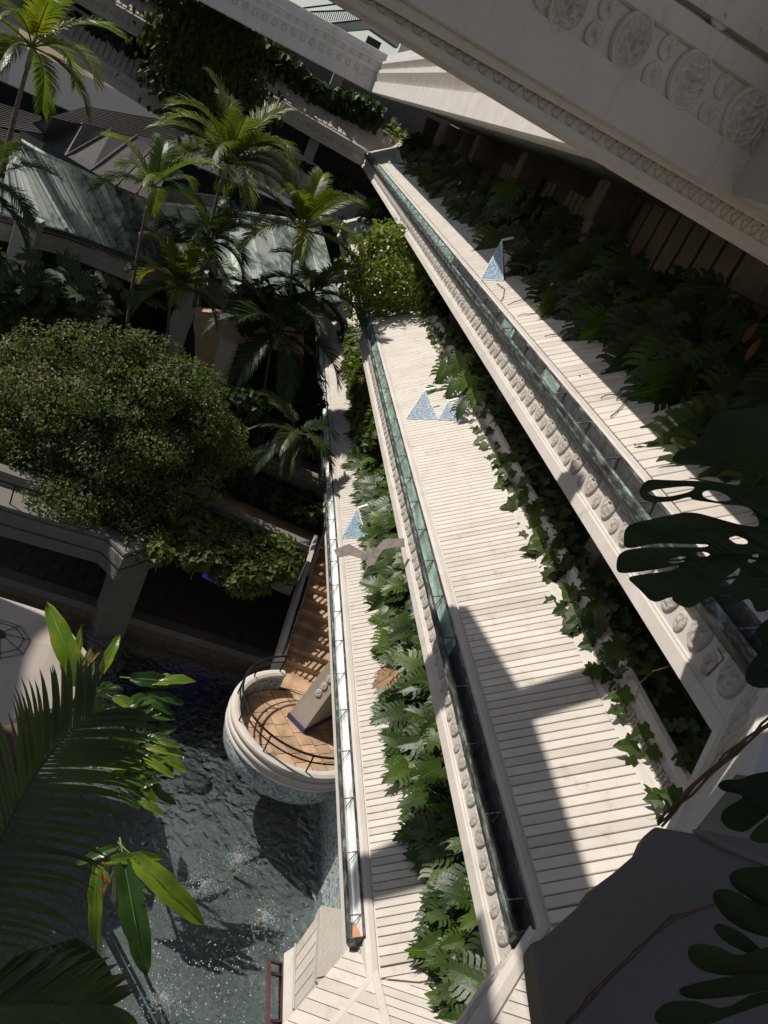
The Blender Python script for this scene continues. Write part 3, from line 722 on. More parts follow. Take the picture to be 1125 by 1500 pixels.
# ---- storey 2: lobed vines along the rail, dark behind it
zb = TIERS[2]['zb']
adj2 = ['lobed vine at the near end of the middle balcony, behind the hanging brown tendrils', 'lobed vine curling over the scroll frieze by the shadow bar', 'single leafy spray casting a star-like shadow on the middle frieze', 'dark vine mass on the middle rail, mid-length', 'vine dripping over the middle frieze beyond its bare stretch', 'vine on the middle rail next to the big bright sprays', 'far vine on the middle rail beyond the pyramid lamp', 'thick far vine on the middle balcony']
xs = [5.2, 6.6, 8.0, 9.4, 11.4, 13.8, 17, 21, 27]
for i in range(8):
    x0, x1 = xs[i], xs[i+1]; par = empty('trailing_vine', ((x0+x1)/2, WY-1.9, zb+1.1), label=adj2[i], cat='plant', group='vines on the middle balcony')
    dens = 40 if i < 5 else 26
    for j in range(int((x1-x0)*dens)):
        x = random.uniform(x0, x1); s = random.uniform(1.46 if x > 8.5 else 1.56, 2.1)
        if random.random() < (.14 if x < 7.5 else .34): s = random.uniform(1.2, 1.5)
        p = Vector((x, WY-s, zb+1.0+random.uniform(-.05,.35)-(.15 if s < 1.4 else 0)))
        place_leaf(VIN, par, p, Vector((-.3,.5,.8))+rv(.5), Vector((-.3,.6,-.5))+rv(.5), random.uniform(.15,.30))
    fill = MB()
    for j in range(int((x1-x0)*420)):
        x = random.uniform(x0, x1); s = random.uniform(1.6, 3.0); p = Vector((x, WY-s, zb+.75+random.uniform(-.3,.55)-(s-1.5)*.3))
        add_leaf(fill, VR, p, Vector((-.3,.3,1))+rv(.8), Vector((0,.5,-.5))+rv(.6), random.uniform(.12,.22))
    fill.build('inner_foliage', M['ivy'], par, kind='stuff')
fill = MB()
for j in range(5500):
    x = random.uniform(27, 50); s = random.uniform(1.3, 2.8); add_leaf(fill, VR, (x, WY-s, zb+1.0+random.uniform(-.4,.6)), Vector((-.3,.4,.9))+rv(.8), rv(1), random.uniform(.2,.34))
f = fill.build('vine_mass', M['ivy'], label='dense far ivy along the end of the middle balcony', cat='ivy', kind='stuff')
# big light spray crossing the middle pyramid lamp
sp = empty('philodendron_spray', aty(650, 560, WY-1.2), label='light green lobed sprays hanging in front of the middle pyramid lamp', cat='plant')
for (px, py, s) in ((655,545,.62),(678,530,.55),(640,580,.5),(622,570,.45),(690,560,.5),(680,600,.45),(700,585,.4),(668,570,.5),(635,555,.35),(675,612,.35)):
    p = aty(px, py-10, WY-1.05+random.uniform(0,.25)); place_leaf(MON, sp, p, Vector((-.5,.5,.6))+rv(.25), Vector((-.7,.3,-.8))+rv(.4), s*1.05)
q = MB(); a = aty(700,560,WY-1.7)
for px, py in ((655,560),(640,600),(675,600),(622,585)): b = aty(px, py, WY-1.0); q.tube([a, (a+b)/2+Vector((0,0,.15)), b], .012, 4)
q.build('stem', M['shaft'], sp)
# ---- storey 3: large shaded monsteras hanging over the boards
zb = TIERS[3]['zb']
adj3 = ['black-green monstera nearest the camera on the upper balcony, beside the orange leaf', 'upper balcony monstera with two lit leaves dangling by the tendrils', 'deep green monstera overhanging the upper boards right of the lit tips', 'upper monstera with one bright curled leaf on the shadow line', 'hanging monstera right of the upper pyramid lamp', 'monstera behind the upper pyramid lamp', 'monstera left of the upper pyramid lamp', 'distant monstera above the striped upper boards', 'distant monstera midway to the corner of the upper balcony', 'monstera in the far shade of the upper balcony', 'pale-tipped plant by the far upper corner']
xs = [6.0, 7.8, 9.6, 11.6, 13.6, 16, 19, 22.5, 27, 32, 39, 49]
for i in range(11):
    x0, x1 = xs[i], xs[i+1]; par = empty('monstera_plant', ((x0+x1)/2, WY-1.9, zb+1.1), label=adj3[i], cat='plant', group='monsteras on the upper balcony')
    sz = 1.0 if i < 7 else .9; n = int((x1-x0)*(24 if i < 5 else (17 if i < 8 else 11)))
    for j in range(n):
        x = random.uniform(x0, x1); s = random.uniform(.62, 2.3); lift = random.uniform(.08,.55)*(1 if s > .9 else .6)
        p = surf(zb, min(s, 1.5), lift); p.y = WY-s; p.x = x
        if s > 1.5: p.z = zb+1.05+random.uniform(0,.95)
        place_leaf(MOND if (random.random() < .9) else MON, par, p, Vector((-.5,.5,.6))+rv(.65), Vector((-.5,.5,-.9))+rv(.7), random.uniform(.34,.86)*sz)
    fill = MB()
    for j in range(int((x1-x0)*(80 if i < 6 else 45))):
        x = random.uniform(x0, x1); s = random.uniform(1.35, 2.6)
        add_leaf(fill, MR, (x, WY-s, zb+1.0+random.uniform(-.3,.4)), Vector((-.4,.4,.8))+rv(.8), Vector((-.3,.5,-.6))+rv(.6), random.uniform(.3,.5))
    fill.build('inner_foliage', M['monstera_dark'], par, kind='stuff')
# lit leaves picked out in the photograph
par = empty('monstera_plant', aty(950, 560, WY-1.0), label='monstera sprays with sunlit fingers reaching over the upper boards near the big dark leaf', cat='plant')
for px, py, s, tx in ((905,485,.75,(-.6,.5,-.8)),(880,500,.5,(-.7,.5,-.4)),(965,530,.8,(-.5,.5,-1)),(985,560,.6,(-.6,.4,-1)),(960,590,.45,(-.5,.3,-1)),(1000,530,.6,(-.2,.5,-.6)),(745,290,.9,(-.3,.7,-.3)),(540,0,.0,(0,0,0))):
    if s: place_leaf(MON, par, aty(px+12, py-18, WY-.95), Vector((-.5,.65,.6))+rv(.15), tx, s)
for px, py in ((1108,475),(1112,500)): place_leaf([leaf_mesh('banana', px, 'leaf', M['orange'])], par, aty(px, py, WY-1.1), (-.6,.5,.5), (-.3,.3,-1), .26)
# yellow-green lit bunch by the upper far corner, plant in the far corner below it
for nm, c, y, n, sp_, mt, lab in (('corner_shrub',(575,205),WY-1.2,90,.8,'hedge','sunlit pale shrub at the far end of the upper balcony'),('corner_shrub',(548,312),WY-1.0,70,.55,'hedge','small sunlit shrub under the far upper corner')):
    o = aty(*c, y); fl = MB()
    for j in range(n*3): add_leaf(fl, VR, o+Vector((random.gauss(0,sp_*1.2), random.gauss(0,sp_*.5), random.gauss(0,sp_*.5))), Vector((-.5,.4,.7))+rv(.6), rv(1), .32)
    fl.build(nm, M[mt], label=lab, cat='shrub')
# round bush standing on the middle balcony's far part
c = aty(572, 405, WY-.1); fl = MB(); R0 = 1.75
for j in range(5200):
    v = rv(1); 
    while v.length > 1 or v.length < .05: v = rv(1)
    v = v.normalized()*(v.length**.3); q = c + Vector((v.x*R0*1.2, v.y*R0*.95, v.z*R0*1.0)); r = 1+.18*math.sin(v.x*7+v.z*5)
    add_leaf(fl, SMALL, c+(q-c)*r*random.uniform(.8,1.05), v+rv(.7), rv(1), random.uniform(.14,.24))
b = empty('round_bush', c, label='round glossy bush growing over the middle trough far along the wing', cat='bush')
fl.build('crown', M['hedge'], b, kind='stuff'); q = MB(); q.tube([c+Vector((0,-.6,-2.4)), c+Vector((0,-.3,-1)), c], [.09,.07,.04], 6)
for j in range(7): q.tube([c+Vector((0,-.2,-.6)), c+Vector((random.uniform(-.9,.9), random.uniform(-.7,.7), random.uniform(-.2,.8)))], .03, 4)
q.build('trunk', M['bark'], b)
# ================================================================== left wing greenery
fl = MB(); cN = atp(300, 100, Vector((50.5,WY+1.2,0)), Vector((-1,-.0874,0)))
for j in range(9000):
    px = random.gauss(305, 34); py = random.gauss(98, 40) + (px-305)*.3
    p = atx(px, py, 48.6+random.uniform(-.9,.9)); add_leaf(fl, SMALL, p, Vector((-.9,-.1,.6))+rv(.6), Vector((0,0,-1))+rv(.5), random.uniform(.28,.46))
b = empty('hanging_bush', cN, label='big dark bush cascading down the shaded left wing across two storeys', cat='bush'); fl.build('crown', M['hedge'], b, kind='stuff')
for kk, (lab, dz, n) in enumerate((('ivy along the top storey of the shaded left wing', 1.25, 9000), ('low greenery lining the second storey of the left wing', 1.15, 5000))):
    P = TIERS[3-kk]['path']; A, B = Vector(P[0]), Vector(P[1]); fl = MB()
    for j in range(n):
        t = random.random(); o = A+(B-A)*t + Vector((random.uniform(.9,2.6),0,dz+random.uniform(-.5,.9 if kk == 0 else .25)+ .3*math.sin(t*40)))
        add_leaf(fl, VR, o, Vector((-.9,0,.6))+rv(.7), Vector((0,0,-1))+rv(.6), random.uniform(.3,.5))
    fl.build('ivy_mass', M['ivy'], label=lab, cat='ivy', kind='stuff')

# ================================================================== pavilion with copper roof
pav = empty('pavilion', (29, 4, -11), label='low octagonal pavilion with weathered green copper roof behind the palms', cat='pavilion')
EZ, KZ = -7.4, -5.6
ev = [atz(-90,262,EZ), atz(0,312,EZ), atz(97,337,EZ), atz(118,345,EZ), atz(214,384,EZ), atz(300,390,EZ), atz(360,440,EZ), atz(500,440,EZ)]
rg = [atz(-60,190,KZ), atz(0,200,KZ), atz(26,206,KZ), atz(60,226,KZ), atz(168,276,KZ), atz(230,300,KZ), atz(330,310,KZ), atz(470,330,KZ)]
def roof_face(a, b, c, d, n, m, name='roof_panel', seam=True):   # eave a-b, ridge d-c, n panels
    for i in range(n):
        t0, t1 = i/n, (i+1)/n; p = [a+(b-a)*t0, a+(b-a)*t1, d+(c-d)*t1, d+(c-d)*t0]; nr = (p[1]-p[0]).cross(p[3]-p[0]).normalized(); nr = nr if nr.z > 0 else -nr
        q = MB(); ins = .02; e = (b-a).normalized()*ins; q.prism([p[0]+e, p[1]-e, p[2]-e*.7, p[3]+e*.7], nr*-.04)
        if seam: q.bar(p[0]+nr*.02, p[3]+nr*.02, .035, .05, nr)
        q.build(name, m, pav)
roof_face(ev[0], ev[1], rg[1], rg[0], 5, M['roofcopper']); roof_face(ev[1], ev[2], rg[2], rg[1], 6, M['roofcopper'])
roof_face(ev[2], ev[4], rg[4], rg[2], 9, M['roofcopper']); roof_face(ev[4], ev[5], rg[5], rg[4], 3, M['roofcopper']); roof_face(ev[5], ev[6], rg[6], rg[5], 4, M['roofcopper']); roof_face(ev[6], ev[7], rg[7], rg[6], 5, M['roofcopper'])
q = MB()
for P_ in (rg,): q.tube([v+Vector((0,0,.06)) for v in P_], .07, 6)
q.tube([ev[2]+Vector((0,0,.05)), rg[2]+Vector((0,0,.06))], .07, 6)
q.build('ridge_cap', M['roofcopper'], pav)
# dark upstand and the brown upper roof
up = [v+Vector((0,0,.55)) for v in rg]; q = MB()
for i in range(2, 6): q.prism([rg[i], rg[i+1], up[i+1], up[i]], Vector((.1,0,0)))
q.build('upstand', M['trough_dark'], pav)
U2 = [atz(28,187,-4.9), atz(170,272,-4.9), atz(228,296,-4.9)]; T2_ = [atz(75,172,-4.1), atz(235,206,-4.1), atz(252,236,-4.1)]
roof_face(U2[0], U2[1], T2_[1], T2_[0], 4, M['roofbrown'], 'brown_panel'); roof_face(U2[1], U2[2], T2_[2], T2_[1], 2, M['roofbrown'], 'brown_panel')
T3_ = [atz(20,140,-4.1), atz(150,150,-4.1), atz(260,200,-4.1)]
for i in range(22):        # thin corrugated sheets of the far lean-to
    a = atz(-10, 150+i*3.1, -4.45-.02*i); b = atz(60+i*.5 if i < 12 else 30, 172+i*2.2, -4.45-.02*i)
    MB().bar(a, b, .07, .05).build('batten', M['roofbrown'], pav)
for i in range(14):
    a = atz(75+i*4, 172-i*1.2, -4.25); b = atz(240+i*4, 212-i*2.0, -4.25); MB().bar(a, b, .06, .05).build('batten', M['roofbrown'], pav)
# gutter, cornice band and dark opening under it
for i in range(7):
    a, b = ev[i], ev[i+1]; MB().bar(a+Vector((-.06,0,-.08)), b+Vector((-.06,0,-.08)), .16, .14).build('gutter', M['trough_dark'], pav)
cb = [v+Vector((.25,0,-.05)) for v in ev]; q = MB()
for i in range(7): q.prism([cb[i], cb[i+1], cb[i+1]+Vector((0,0,-.85)), cb[i]+Vector((0,0,-.85))], Vector((.25,.1,0)))
q.build('cornice_band', M['shadewall'], pav)
q = MB()
for i in range(7): q.bar(cb[i]+Vector((-.04,0,-.62)), cb[i+1]+Vector((-.04,0,-.62)), .08, .05)
q.build('bead', M['shadewall'], pav)
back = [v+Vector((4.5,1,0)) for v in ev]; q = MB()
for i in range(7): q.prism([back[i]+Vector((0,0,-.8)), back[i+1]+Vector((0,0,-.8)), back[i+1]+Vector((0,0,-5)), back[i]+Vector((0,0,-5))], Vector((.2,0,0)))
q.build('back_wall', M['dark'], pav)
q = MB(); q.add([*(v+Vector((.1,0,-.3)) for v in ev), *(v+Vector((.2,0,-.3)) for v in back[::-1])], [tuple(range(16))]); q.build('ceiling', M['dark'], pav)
for px, py in ((20,420),(330,520),(262,480)):
    o = atz(px, py, -9.4); MB().box((o.x-.35,o.y-.35,-11), (o.x+.35,o.y+.35,-7.1)).build('pier', M['shadewall'], pav, bevel=.03)
# walls glimpsed right of the pavilion between the palms
v = empty('garden_kiosk', atx(330, 540, 27), label='beige stuccoed kiosk with a dark arched opening between palm fronds and the leafy tree', cat='kiosk')
def flat(name, pts, x, th, m, par): return MB().prism([atx(a, b, x) for a, b in pts], (th,0,0)).build(name, m, par)
tan = simple('tan_stucco', (.44,.32,.21), .85, 0, .1)
flat('wall', [(286,455),(410,470),(445,490),(445,520),(400,512),(330,500),(300,560),(285,545)], 27, .5, tan, v)
flat('pier', [(322,498),(348,506),(330,570),(308,556)], 26.7, .5, M['plaster'], v)
flat('sill', [(306,556),(325,562),(365,572),(362,590),(300,572)], 26.6, .6, M['inner'], v)
flat('opening', [(348,500),(445,515),(450,600),(330,580)], 28, .1, M['dark'], v)  # near-black sheet stands in for the shaded inside

# ================================================================== terrace, walk, pool
ground = MB(); ground.add([(-60,-60,-14.9),(160,-60,-14.9),(160,120,-14.9),(-60,120,-14.9)], [(0,1,2,3)]); tag(ground.build('ground', M['dark']), kind='structure')
tag(MB().add([(2,-7.2,-14.62),(19.6,-7.2,-14.62),(19.6,9,-14.62),(2,9,-14.62)], [(0,1,2,3)]).build('pool_floor', M['poolfloor']), kind='structure')
tag(MB().add([(2,-7.3,-14.2),(19.6,-7.3,-14.2),(19.6,9,-14.2),(2,9,-14.2)], [(0,1,2,3)]).build('water', M['water']), kind='structure')
E1, E2 = atz(160,893,-13.75), atz(400,968,-13.75)
wd = (E2-E1).normalized(); wn = Vector((-wd.y, wd.x, 0)); wn = wn if wn.x > 0 else -wn
A0, B0 = E1 - wd*8, E2 + wd*4
walk = MB().prism([A0, B0, B0+wn*3.2, A0+wn*3.2], (0,0,-.9)).build('walkway', M['grout']); tag(walk, kind='structure')
cop = MB().prism([A0-wn*.12+Vector((0,0,.05)), B0-wn*.12+Vector((0,0,.05)), B0+wn*.30+Vector((0,0,.05)), A0+wn*.30+Vector((0,0,.05))], (0,0,-.2)).build('coping', M['terrace'], walk)
for (a, b, c0, c1) in [(i*.62, j*.46+.36, .6, .44) for i in range(24) for j in range(6)]:
    j = (b-.36)/.46; o = A0+wd*(a+(.3 if int(j+.5) % 2 else 0))+wn*b; sz = (random.uniform(.56,.6), .44)
    MB().prism([o, o+wd*sz[0], o+wd*sz[0]+wn*sz[1], o+wn*sz[1]], (0,0,.02)).build('paver', M['walkpaver'], walk)
# terrace parapet: zigzag front edge
Tz = -11.55
tp = [atz(-160,735,Tz), atz(0,785,Tz), atz(143,825,Tz), atz(168,851,Tz), atz(278,812,Tz), atz(424,873,Tz)]
terr = empty('terrace', (18, 1, -12), label='shaded garden terrace with zigzag banded parapet above the pool walk', cat='terrace')
path = [(q.x, q.y, Tz) for q in tp]
sweep(MB(), path, [(-.3,.0),(0,0),(.02,.02),(.02,.30),(-.03,.31),(-.03,.36),(.04,.37),(.04,.66),(-.02,.67),(-.02,.72),(.02,.73),(.02,.80),(-.35,.82),(-.35,.5),(-.6,.5)]).build('parapet', M['terrace'], terr)
sweep(MB(), path, [(-.38,.75),(-.9,.75),(-.92,.95),(-.95,1.08),(-1.25,1.10)]).build('planter_wall', M['terrace'], terr)
sweep(MB(), path, [(-1.2,.6),(-9,.6)]).build('paving', M['grout'], terr)
sweep(MB(), path, [(-.2,.05),(-4,.05)]).build('soffit', M['dark'], terr)
rl = sweep(MB(), [(p[0],p[1],p[2]) for p in path], [(-.15,1.30),(-.11,1.30),(-.11,1.34),(-.15,1.34)], True)
rl.build('handrail', M['iron'], terr)
for i in range(len(path)-1):
    a, b = Vector(path[i]), Vector(path[i+1]); L = (b-a).length
    for j in range(int(L/1.2)+1):
        o = a+(b-a)*(j*1.2/L)+Vector((.12,0,0)); MB().bar(o+Vector((0,0,.8)), o+Vector((0,0,1.32)), .03, .03).build('post', M['iron'], terr)
base = atz(140,930,-14.2); c2 = atz(172,923,-14.0)
u = Vector((c2.x-base.x, c2.y-base.y, 0)).normalized(); n2 = Vector((-u.y,u.x,0)); n2 = n2 if n2.x > 0 else -n2
o = Vector((base.x, base.y, -14.3)); MB().prism([o, o+u*.75, o+u*.75+n2*.7, o+n2*.7], (0,0,2.72)).build('pillar', M['terrace'], label='square cream pillar rising from the pool under the terrace corner', cat='pillar', bevel=.02)
# lit screens in the arcade
sc_ = empty('bar_screen', atz(330,850,-12.4), label='violet lit screens glowing in the dark arcade', cat='screen')
for a, b in (((298,840),(318,850)),((320,852),(341,858)),((343,858),(352,861)),((355,862),(363,865))):
    A, B = atx(*a, 20.2), atx(*b, 20.2); MB().prism([A, B, B+Vector((0,0,-.12)), A+Vector((0,0,-.12))], (.08,0,0)).build('panel', M['screen'], sc_)
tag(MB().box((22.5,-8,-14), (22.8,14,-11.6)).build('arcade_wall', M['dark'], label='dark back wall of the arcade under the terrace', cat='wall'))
# upper garden path with fence behind the hedge, lit orange paving strip
gp = empty('garden_path', atz(380,745,-11), label='sunlit tan path with iron rail behind the hedge', cat='path'); gp['kind'] = 'structure'; del gp['category']; del gp['label']
PZ = -10.9
pa, pb = atz(285,705,PZ), atz(476,788,PZ); pc, pd = atz(478,815,PZ), atz(262,722,PZ)
MB().prism([pa, pb, pc, pd], (0,0,-.2)).build('path_slab', M['paver'], gp)
fnc = empty('iron_fence', pa, label='low dark iron fence running behind the clipped hedge', cat='fence')
for dz, r in ((.9,.025),(.15,.018)): MB().tube([pa+Vector((0,0,dz)), pb+Vector((0,0,dz))], r, 5).build('rail', M['iron'], fnc)
for j in range(30):
    o = pa+(pb-pa)*(j/29); MB().bar(o, o+Vector((0,0,.9)), .02, .02).build('baluster', M['iron'], fnc)
# wall band seen in the shade left of the lowest boards
q = empty('shaded_wall', atx(380,640,24), label='shaded banded retaining wall behind the garden fence', cat='wall')
for (a, b, c, d, m) in (((295,632),(480,706),(480,716),(292,644),'ledge'),((292,644),(480,716),(480,780),(280,700),'inner')):
    MB().prism([atx(*a,22.5), atx(*b,22.5), atx(*c,22.5), atx(*d,22.5)], (.3,0,0)).build('band', M[m], q)
for i in range(22):
    o = atx(300+i*8, 641+i*3.1, 22.45); MB().box((o.x-.05,o.y-.045,o.z-.12),(o.x,o.y+.045,o.z)).build('dentil', M['ledge'], q)

# ================================================================== round landing, stair and monument
CX, CY = 14.7, -4.7
ld = empty('round_landing', (CX, CY, -12.8), label='round stair landing on a blue mosaic drum jutting over the pool', cat='landing')
FZ = -12.45
MB().lathe([(1.55,-12.44),(1.60,-12.46),(1.61,-12.65),(1.56,-12.88),(1.45,-13.05),(1.25,-13.18),(0,-13.2)], (CX,CY,0), 64).build('drum', M['mosaic'], ld, smooth=True)
ring = MB().lathe([(1.50,-12.5),(1.50,-12.08),(1.47,-12.05),(1.47,-12.0),(1.53,-11.97),(1.60,-11.97),(1.67,-12.0),(1.68,-12.05),(1.625,-12.08),(1.63,-12.15),(1.68,-12.18),(1.685,-12.23),(1.63,-12.26),(1.63,-12.34),(1.66,-12.37),(1.665,-12.42),(1.61,-12.47),(1.58,-12.5)], (CX,CY,0), 72, math.radians(17), math.radians(300))
ring.build('parapet', M['plaster'], ld, smooth=False)
MB().lathe([(1.495,-12.5),(1.495,-12.09)], (CX,CY,0), 60, math.radians(17), math.radians(300)).build('inner_mosaic', M['mosaic'], ld)
bd = MB()
for j in range(230):
    a = math.radians(17+283*j/230)
    for r, z in ((1.635,-12.115),(1.64,-12.30)):
        c = Vector((CX+r*math.cos(a), CY+r*math.sin(a), z)); bd.box(c-Vector((.013,.013,.03)), c+Vector((.013,.013,.03)))
bd.build('bead_band', M['plaster'], ld, kind='stuff')
MB().lathe([(1.5,FZ-.03),(0,FZ-.03),(0,FZ-.2),(1.5,FZ-.2)], (CX,CY,0), 48).build('bed', M['grout'], ld)
g = .42; rows = [(-1.4+i*.36) for i in range(9)]
for i, yy in enumerate(rows):
    xx = -1.7+(i % 3)*.17
    while xx < 1.6:
        wv = random.choice((.26,.38,.5)); poly = [(xx,yy),(xx+wv-.02,yy),(xx+wv-.02,yy+.34),(xx,yy+.34)]; xx += wv
        K = 20
        for k_ in range(K): 
            a, b = 2*PI*k_/K, 2*PI*(k_+1)/K; poly = clip(poly, (1.48*math.cos(a),1.48*math.sin(a)), (1.48*math.cos(b),1.48*math.sin(b)))
            if len(poly) < 3: break
        if len(poly) < 3: continue
        ca, sa = math.cos(.45), math.sin(.45)
        MB().prism([Vector((CX+x*ca-y*sa, CY+x*sa+y*ca, FZ)) for x, y in poly], (0,0,-.03)).build('paver', M['paver'], ld)
# handrail: two bent rails on brackets
def arc(r, z, a0, a1, n=40): return [Vector((CX+r*math.cos(math.radians(a0+(a1-a0)*i/n)), CY+r*math.sin(math.radians(a0+(a1-a0)*i/n)), z)) for i in range(n+1)]
hr = empty('landing_handrail', (CX,CY,-11.9), label='curved double dark handrail round the landing', cat='handrail')
MB().tube(arc(1.58,-11.50,20,300), .026, 6).build('rail', M['iron'], hr); MB().tube(arc(1.58,-11.68,20,300), .018, 6).build('rail', M['iron'], hr)
for a in (22, 50, 80, 112, 146, 182, 214, 246, 280):
    p = arc(1.58,-11.98,a,a,1)[0]; MB().tube([p, p+Vector((0,0,.48))], .018, 5).build('post', M['iron'], hr)
# stair climbing away from the landing
st = empty('garden_stair', (17,-4.3,-12), label='sandstone stair climbing from the landing to the garden path, striped by railing shadows', cat='stair')
s0 = atz(414, 972, FZ); s1 = atz(466, 800, PZ); sdir = Vector((s1.x-s0.x, s1.y-s0.y, 0)); SLn = sdir.length; sdir.normalize(); sside = Vector((sdir.y, -sdir.x, 0)); sside = sside if sside.y < 0 else -sside
NS = 10
t0_ = Vector((s0.x,s0.y,FZ-.002)); MB().prism([t0_-sdir*.9, t0_+sdir*.03, t0_+sdir*.03+sside*2.2, t0_-sdir*.9+sside*2.2], (0,0,-.03)).build('threshold', M['paver'], ld)
for i in range(NS):
    o = Vector((s0.x, s0.y, FZ+(PZ-FZ)*i/NS)) + sdir*(SLn*i/NS); z1 = (PZ-FZ)/NS; d = SLn/NS
    MB().prism([o, o+sdir*(d+.02), o+sdir*(d+.02)+sside*2.2, o+sside*2.2], (0,0,z1)).build('step', M['paver'], st, bevel=.012)
MB().prism([Vector((s0.x,s0.y,FZ-.4)), Vector((s0.x,s0.y,FZ+.25)), Vector((s1.x,s1.y,PZ+.3)), Vector((s1.x,s1.y,PZ-.5))], sside*-.22).build('stringer', M['plaster'], st)
ra = empty('stair_railing', s0, label='straight dark railing along the left side of the sandstone stair', cat='railing')
def sp_(t, h): return Vector((s0.x,s0.y,FZ+.25))+sdir*(SLn*t)+Vector((0,0,(PZ-FZ)*t+h))-sside*.1
for h, r in ((.95,.03),(.80,.02),(.64,.02),(.48,.02),(.32,.02),(.16,.02)): MB().tube([sp_(-.02,h), sp_(1.02,h)], r, 6).build('rail', M['iron'], ra)
for j in range(4): MB().bar(sp_(j/3,.0), sp_(j/3,.93), .03, .03).build('post', M['iron'], ra)
# slanting monument
mn = empty('leaning_pylon', (15.5,-5.2,FZ), label='smooth grey slanting pylon with cast rosettes and an indigo tile foot on the landing', cat='pylon')
m0, m1, m2 = atz(424,1044,FZ+.12), atz(447,1068,FZ+.12), atz(492,1045,FZ+.12); m3 = m0+(m2-m1)
top = atx(492, 955, m0.x+.2)-m0
hh = 2.5; lean = Vector((0.25, -.55, hh))
MB().add([m0,m1,m2,m3, m0+lean, m1+lean*1.0+Vector((.1,.05,0)), m2+lean, m3+lean], [(0,1,2,3),(4,5,6,7),(0,1,5,4),(1,2,6,5),(2,3,7,6),(3,0,4,7)]).build('shaft', M['stone'], mn, bevel=.01)
dn = Vector((0,0,-.14)); off = (m0-m2).normalized()*.03
MB().prism([m0+off, m1+(m1-m3).normalized()*.03, m2-off, m3], dn).build('tile_foot', M['band'], mn)
fn = (m1-m0).cross(lean).normalized(); fn = fn if fn.dot(-m0) > 0 else -fn
for j in range(7):
    c = m0+(m1-m0)*.5+lean*(.34+j*.085)+fn*.004; Y = lean.normalized(); X = Y.cross(fn)
    link('rosette', MED_SMALL, mn, frame(c, X*1.0, Y*1.0, fn*.8))
# ================================================================== planter block and maroon rail at the bottom of the photo
pb_ = empty('corner_planter', atz(450,1400,-12), label='cream boarded planter block with a rough stone top beside the pool, bottom of the photo', cat='planter')
Zt = -11.6
def quad3(name, pts, m, th=-.25, z=None, par=pb_): return MB().prism([atz(a, b, zz) for a, b, zz in pts], (0,0,th)).build(name, m, par, bevel=.006)
quad3('stone_top', [(470,1326,-11.6),(520,1336,-11.6),(515,1420,-11.6),(464,1432,-11.6)], M['relief'])
A, B, Cc, D_ = atz(469,1334,-11.62), atz(463,1440,-11.62), atz(431,1480,-12.5), atz(434,1384,-12.5)
for i in range(5):
    t0, t1 = i/5+.008, (i+1)/5-.008; P = [A+(B-A)*t0, A+(B-A)*t1, D_+(Cc-D_)*t1, D_+(Cc-D_)*t0]; nr = (P[1]-P[0]).cross(P[3]-P[0]).normalized()
    nr = nr if nr.z > 0 else -nr; MB().prism(P, nr*-.05).build('plank', M['plank'], pb_, bevel=.008)
nr = (B-A).cross(D_-A).normalized(); nr = nr if nr.z > 0 else -nr
MB().prism([v-nr*.03 for v in (A, B, Cc, D_)], nr*-.3).build('backing', M['plaster'], pb_)
E_, F_ = atz(415,1396,-12.75), atz(413,1500,-12.75)
MB().prism([D_, Cc, F_, E_], nr*-.3).build('foot_band', M['plaster'], pb_, bevel=.02)
bd = MB()
for (a, b) in ((D_, Cc), (A, B)):
    for j in range(40): c = a+(b-a)*(j/40)+nr*.02; bd.box(c-Vector((.014,.014,.014)), c+Vector((.014,.014,.014)))
bd.build('bead_band', M['relief'], pb_, kind='stuff')
MB().prism([B+Vector((0,0,-.0)), Cc, F_, F_+Vector((-1.5,.2,0)), B+Vector((-1.6,-.3,0))], (0,0,-.6)).build('near_slab', M['plaster'], pb_)
mr = empty('maroon_rail', atz(397,1440,-13), label='maroon painted iron rail at the pool edge, bottom of the photo', cat='rail')
r1 = [atz(394,1407,-12.9), atz(392,1520,-12.9)]; r2 = [atz(411,1412,-13.3), atz(410,1520,-13.3)]
MB().bar(*r1, .06,.06).build('top_rail', M['maroon'], mr); MB().bar(*r2, .06,.05).build('lower_rail', M['maroon'], mr)
for t in (0, .17, .8): MB().bar(r1[0]+(r1[1]-r1[0])*t, r2[0]+(r2[1]-r2[0])*t, .05,.05).build('post', M['maroon'], mr)
# mosaic wall foot at the right edge of the pool, under the lowest balcony
tag(MB().box((8,-8.2,-14.9), (15.5,-6.0,-12.6)).build('mosaic_plinth', M['mosaic'], label='blue broken-tile plinth under the lowest balcony', cat='plinth'))
tag(MB().box((4,-9.2,-14.9), (52,-8.6,-10.3)).build('ground_floor_wall', M['inner'], label='shaded ground-floor wall under the hotel wing', cat='wall'))

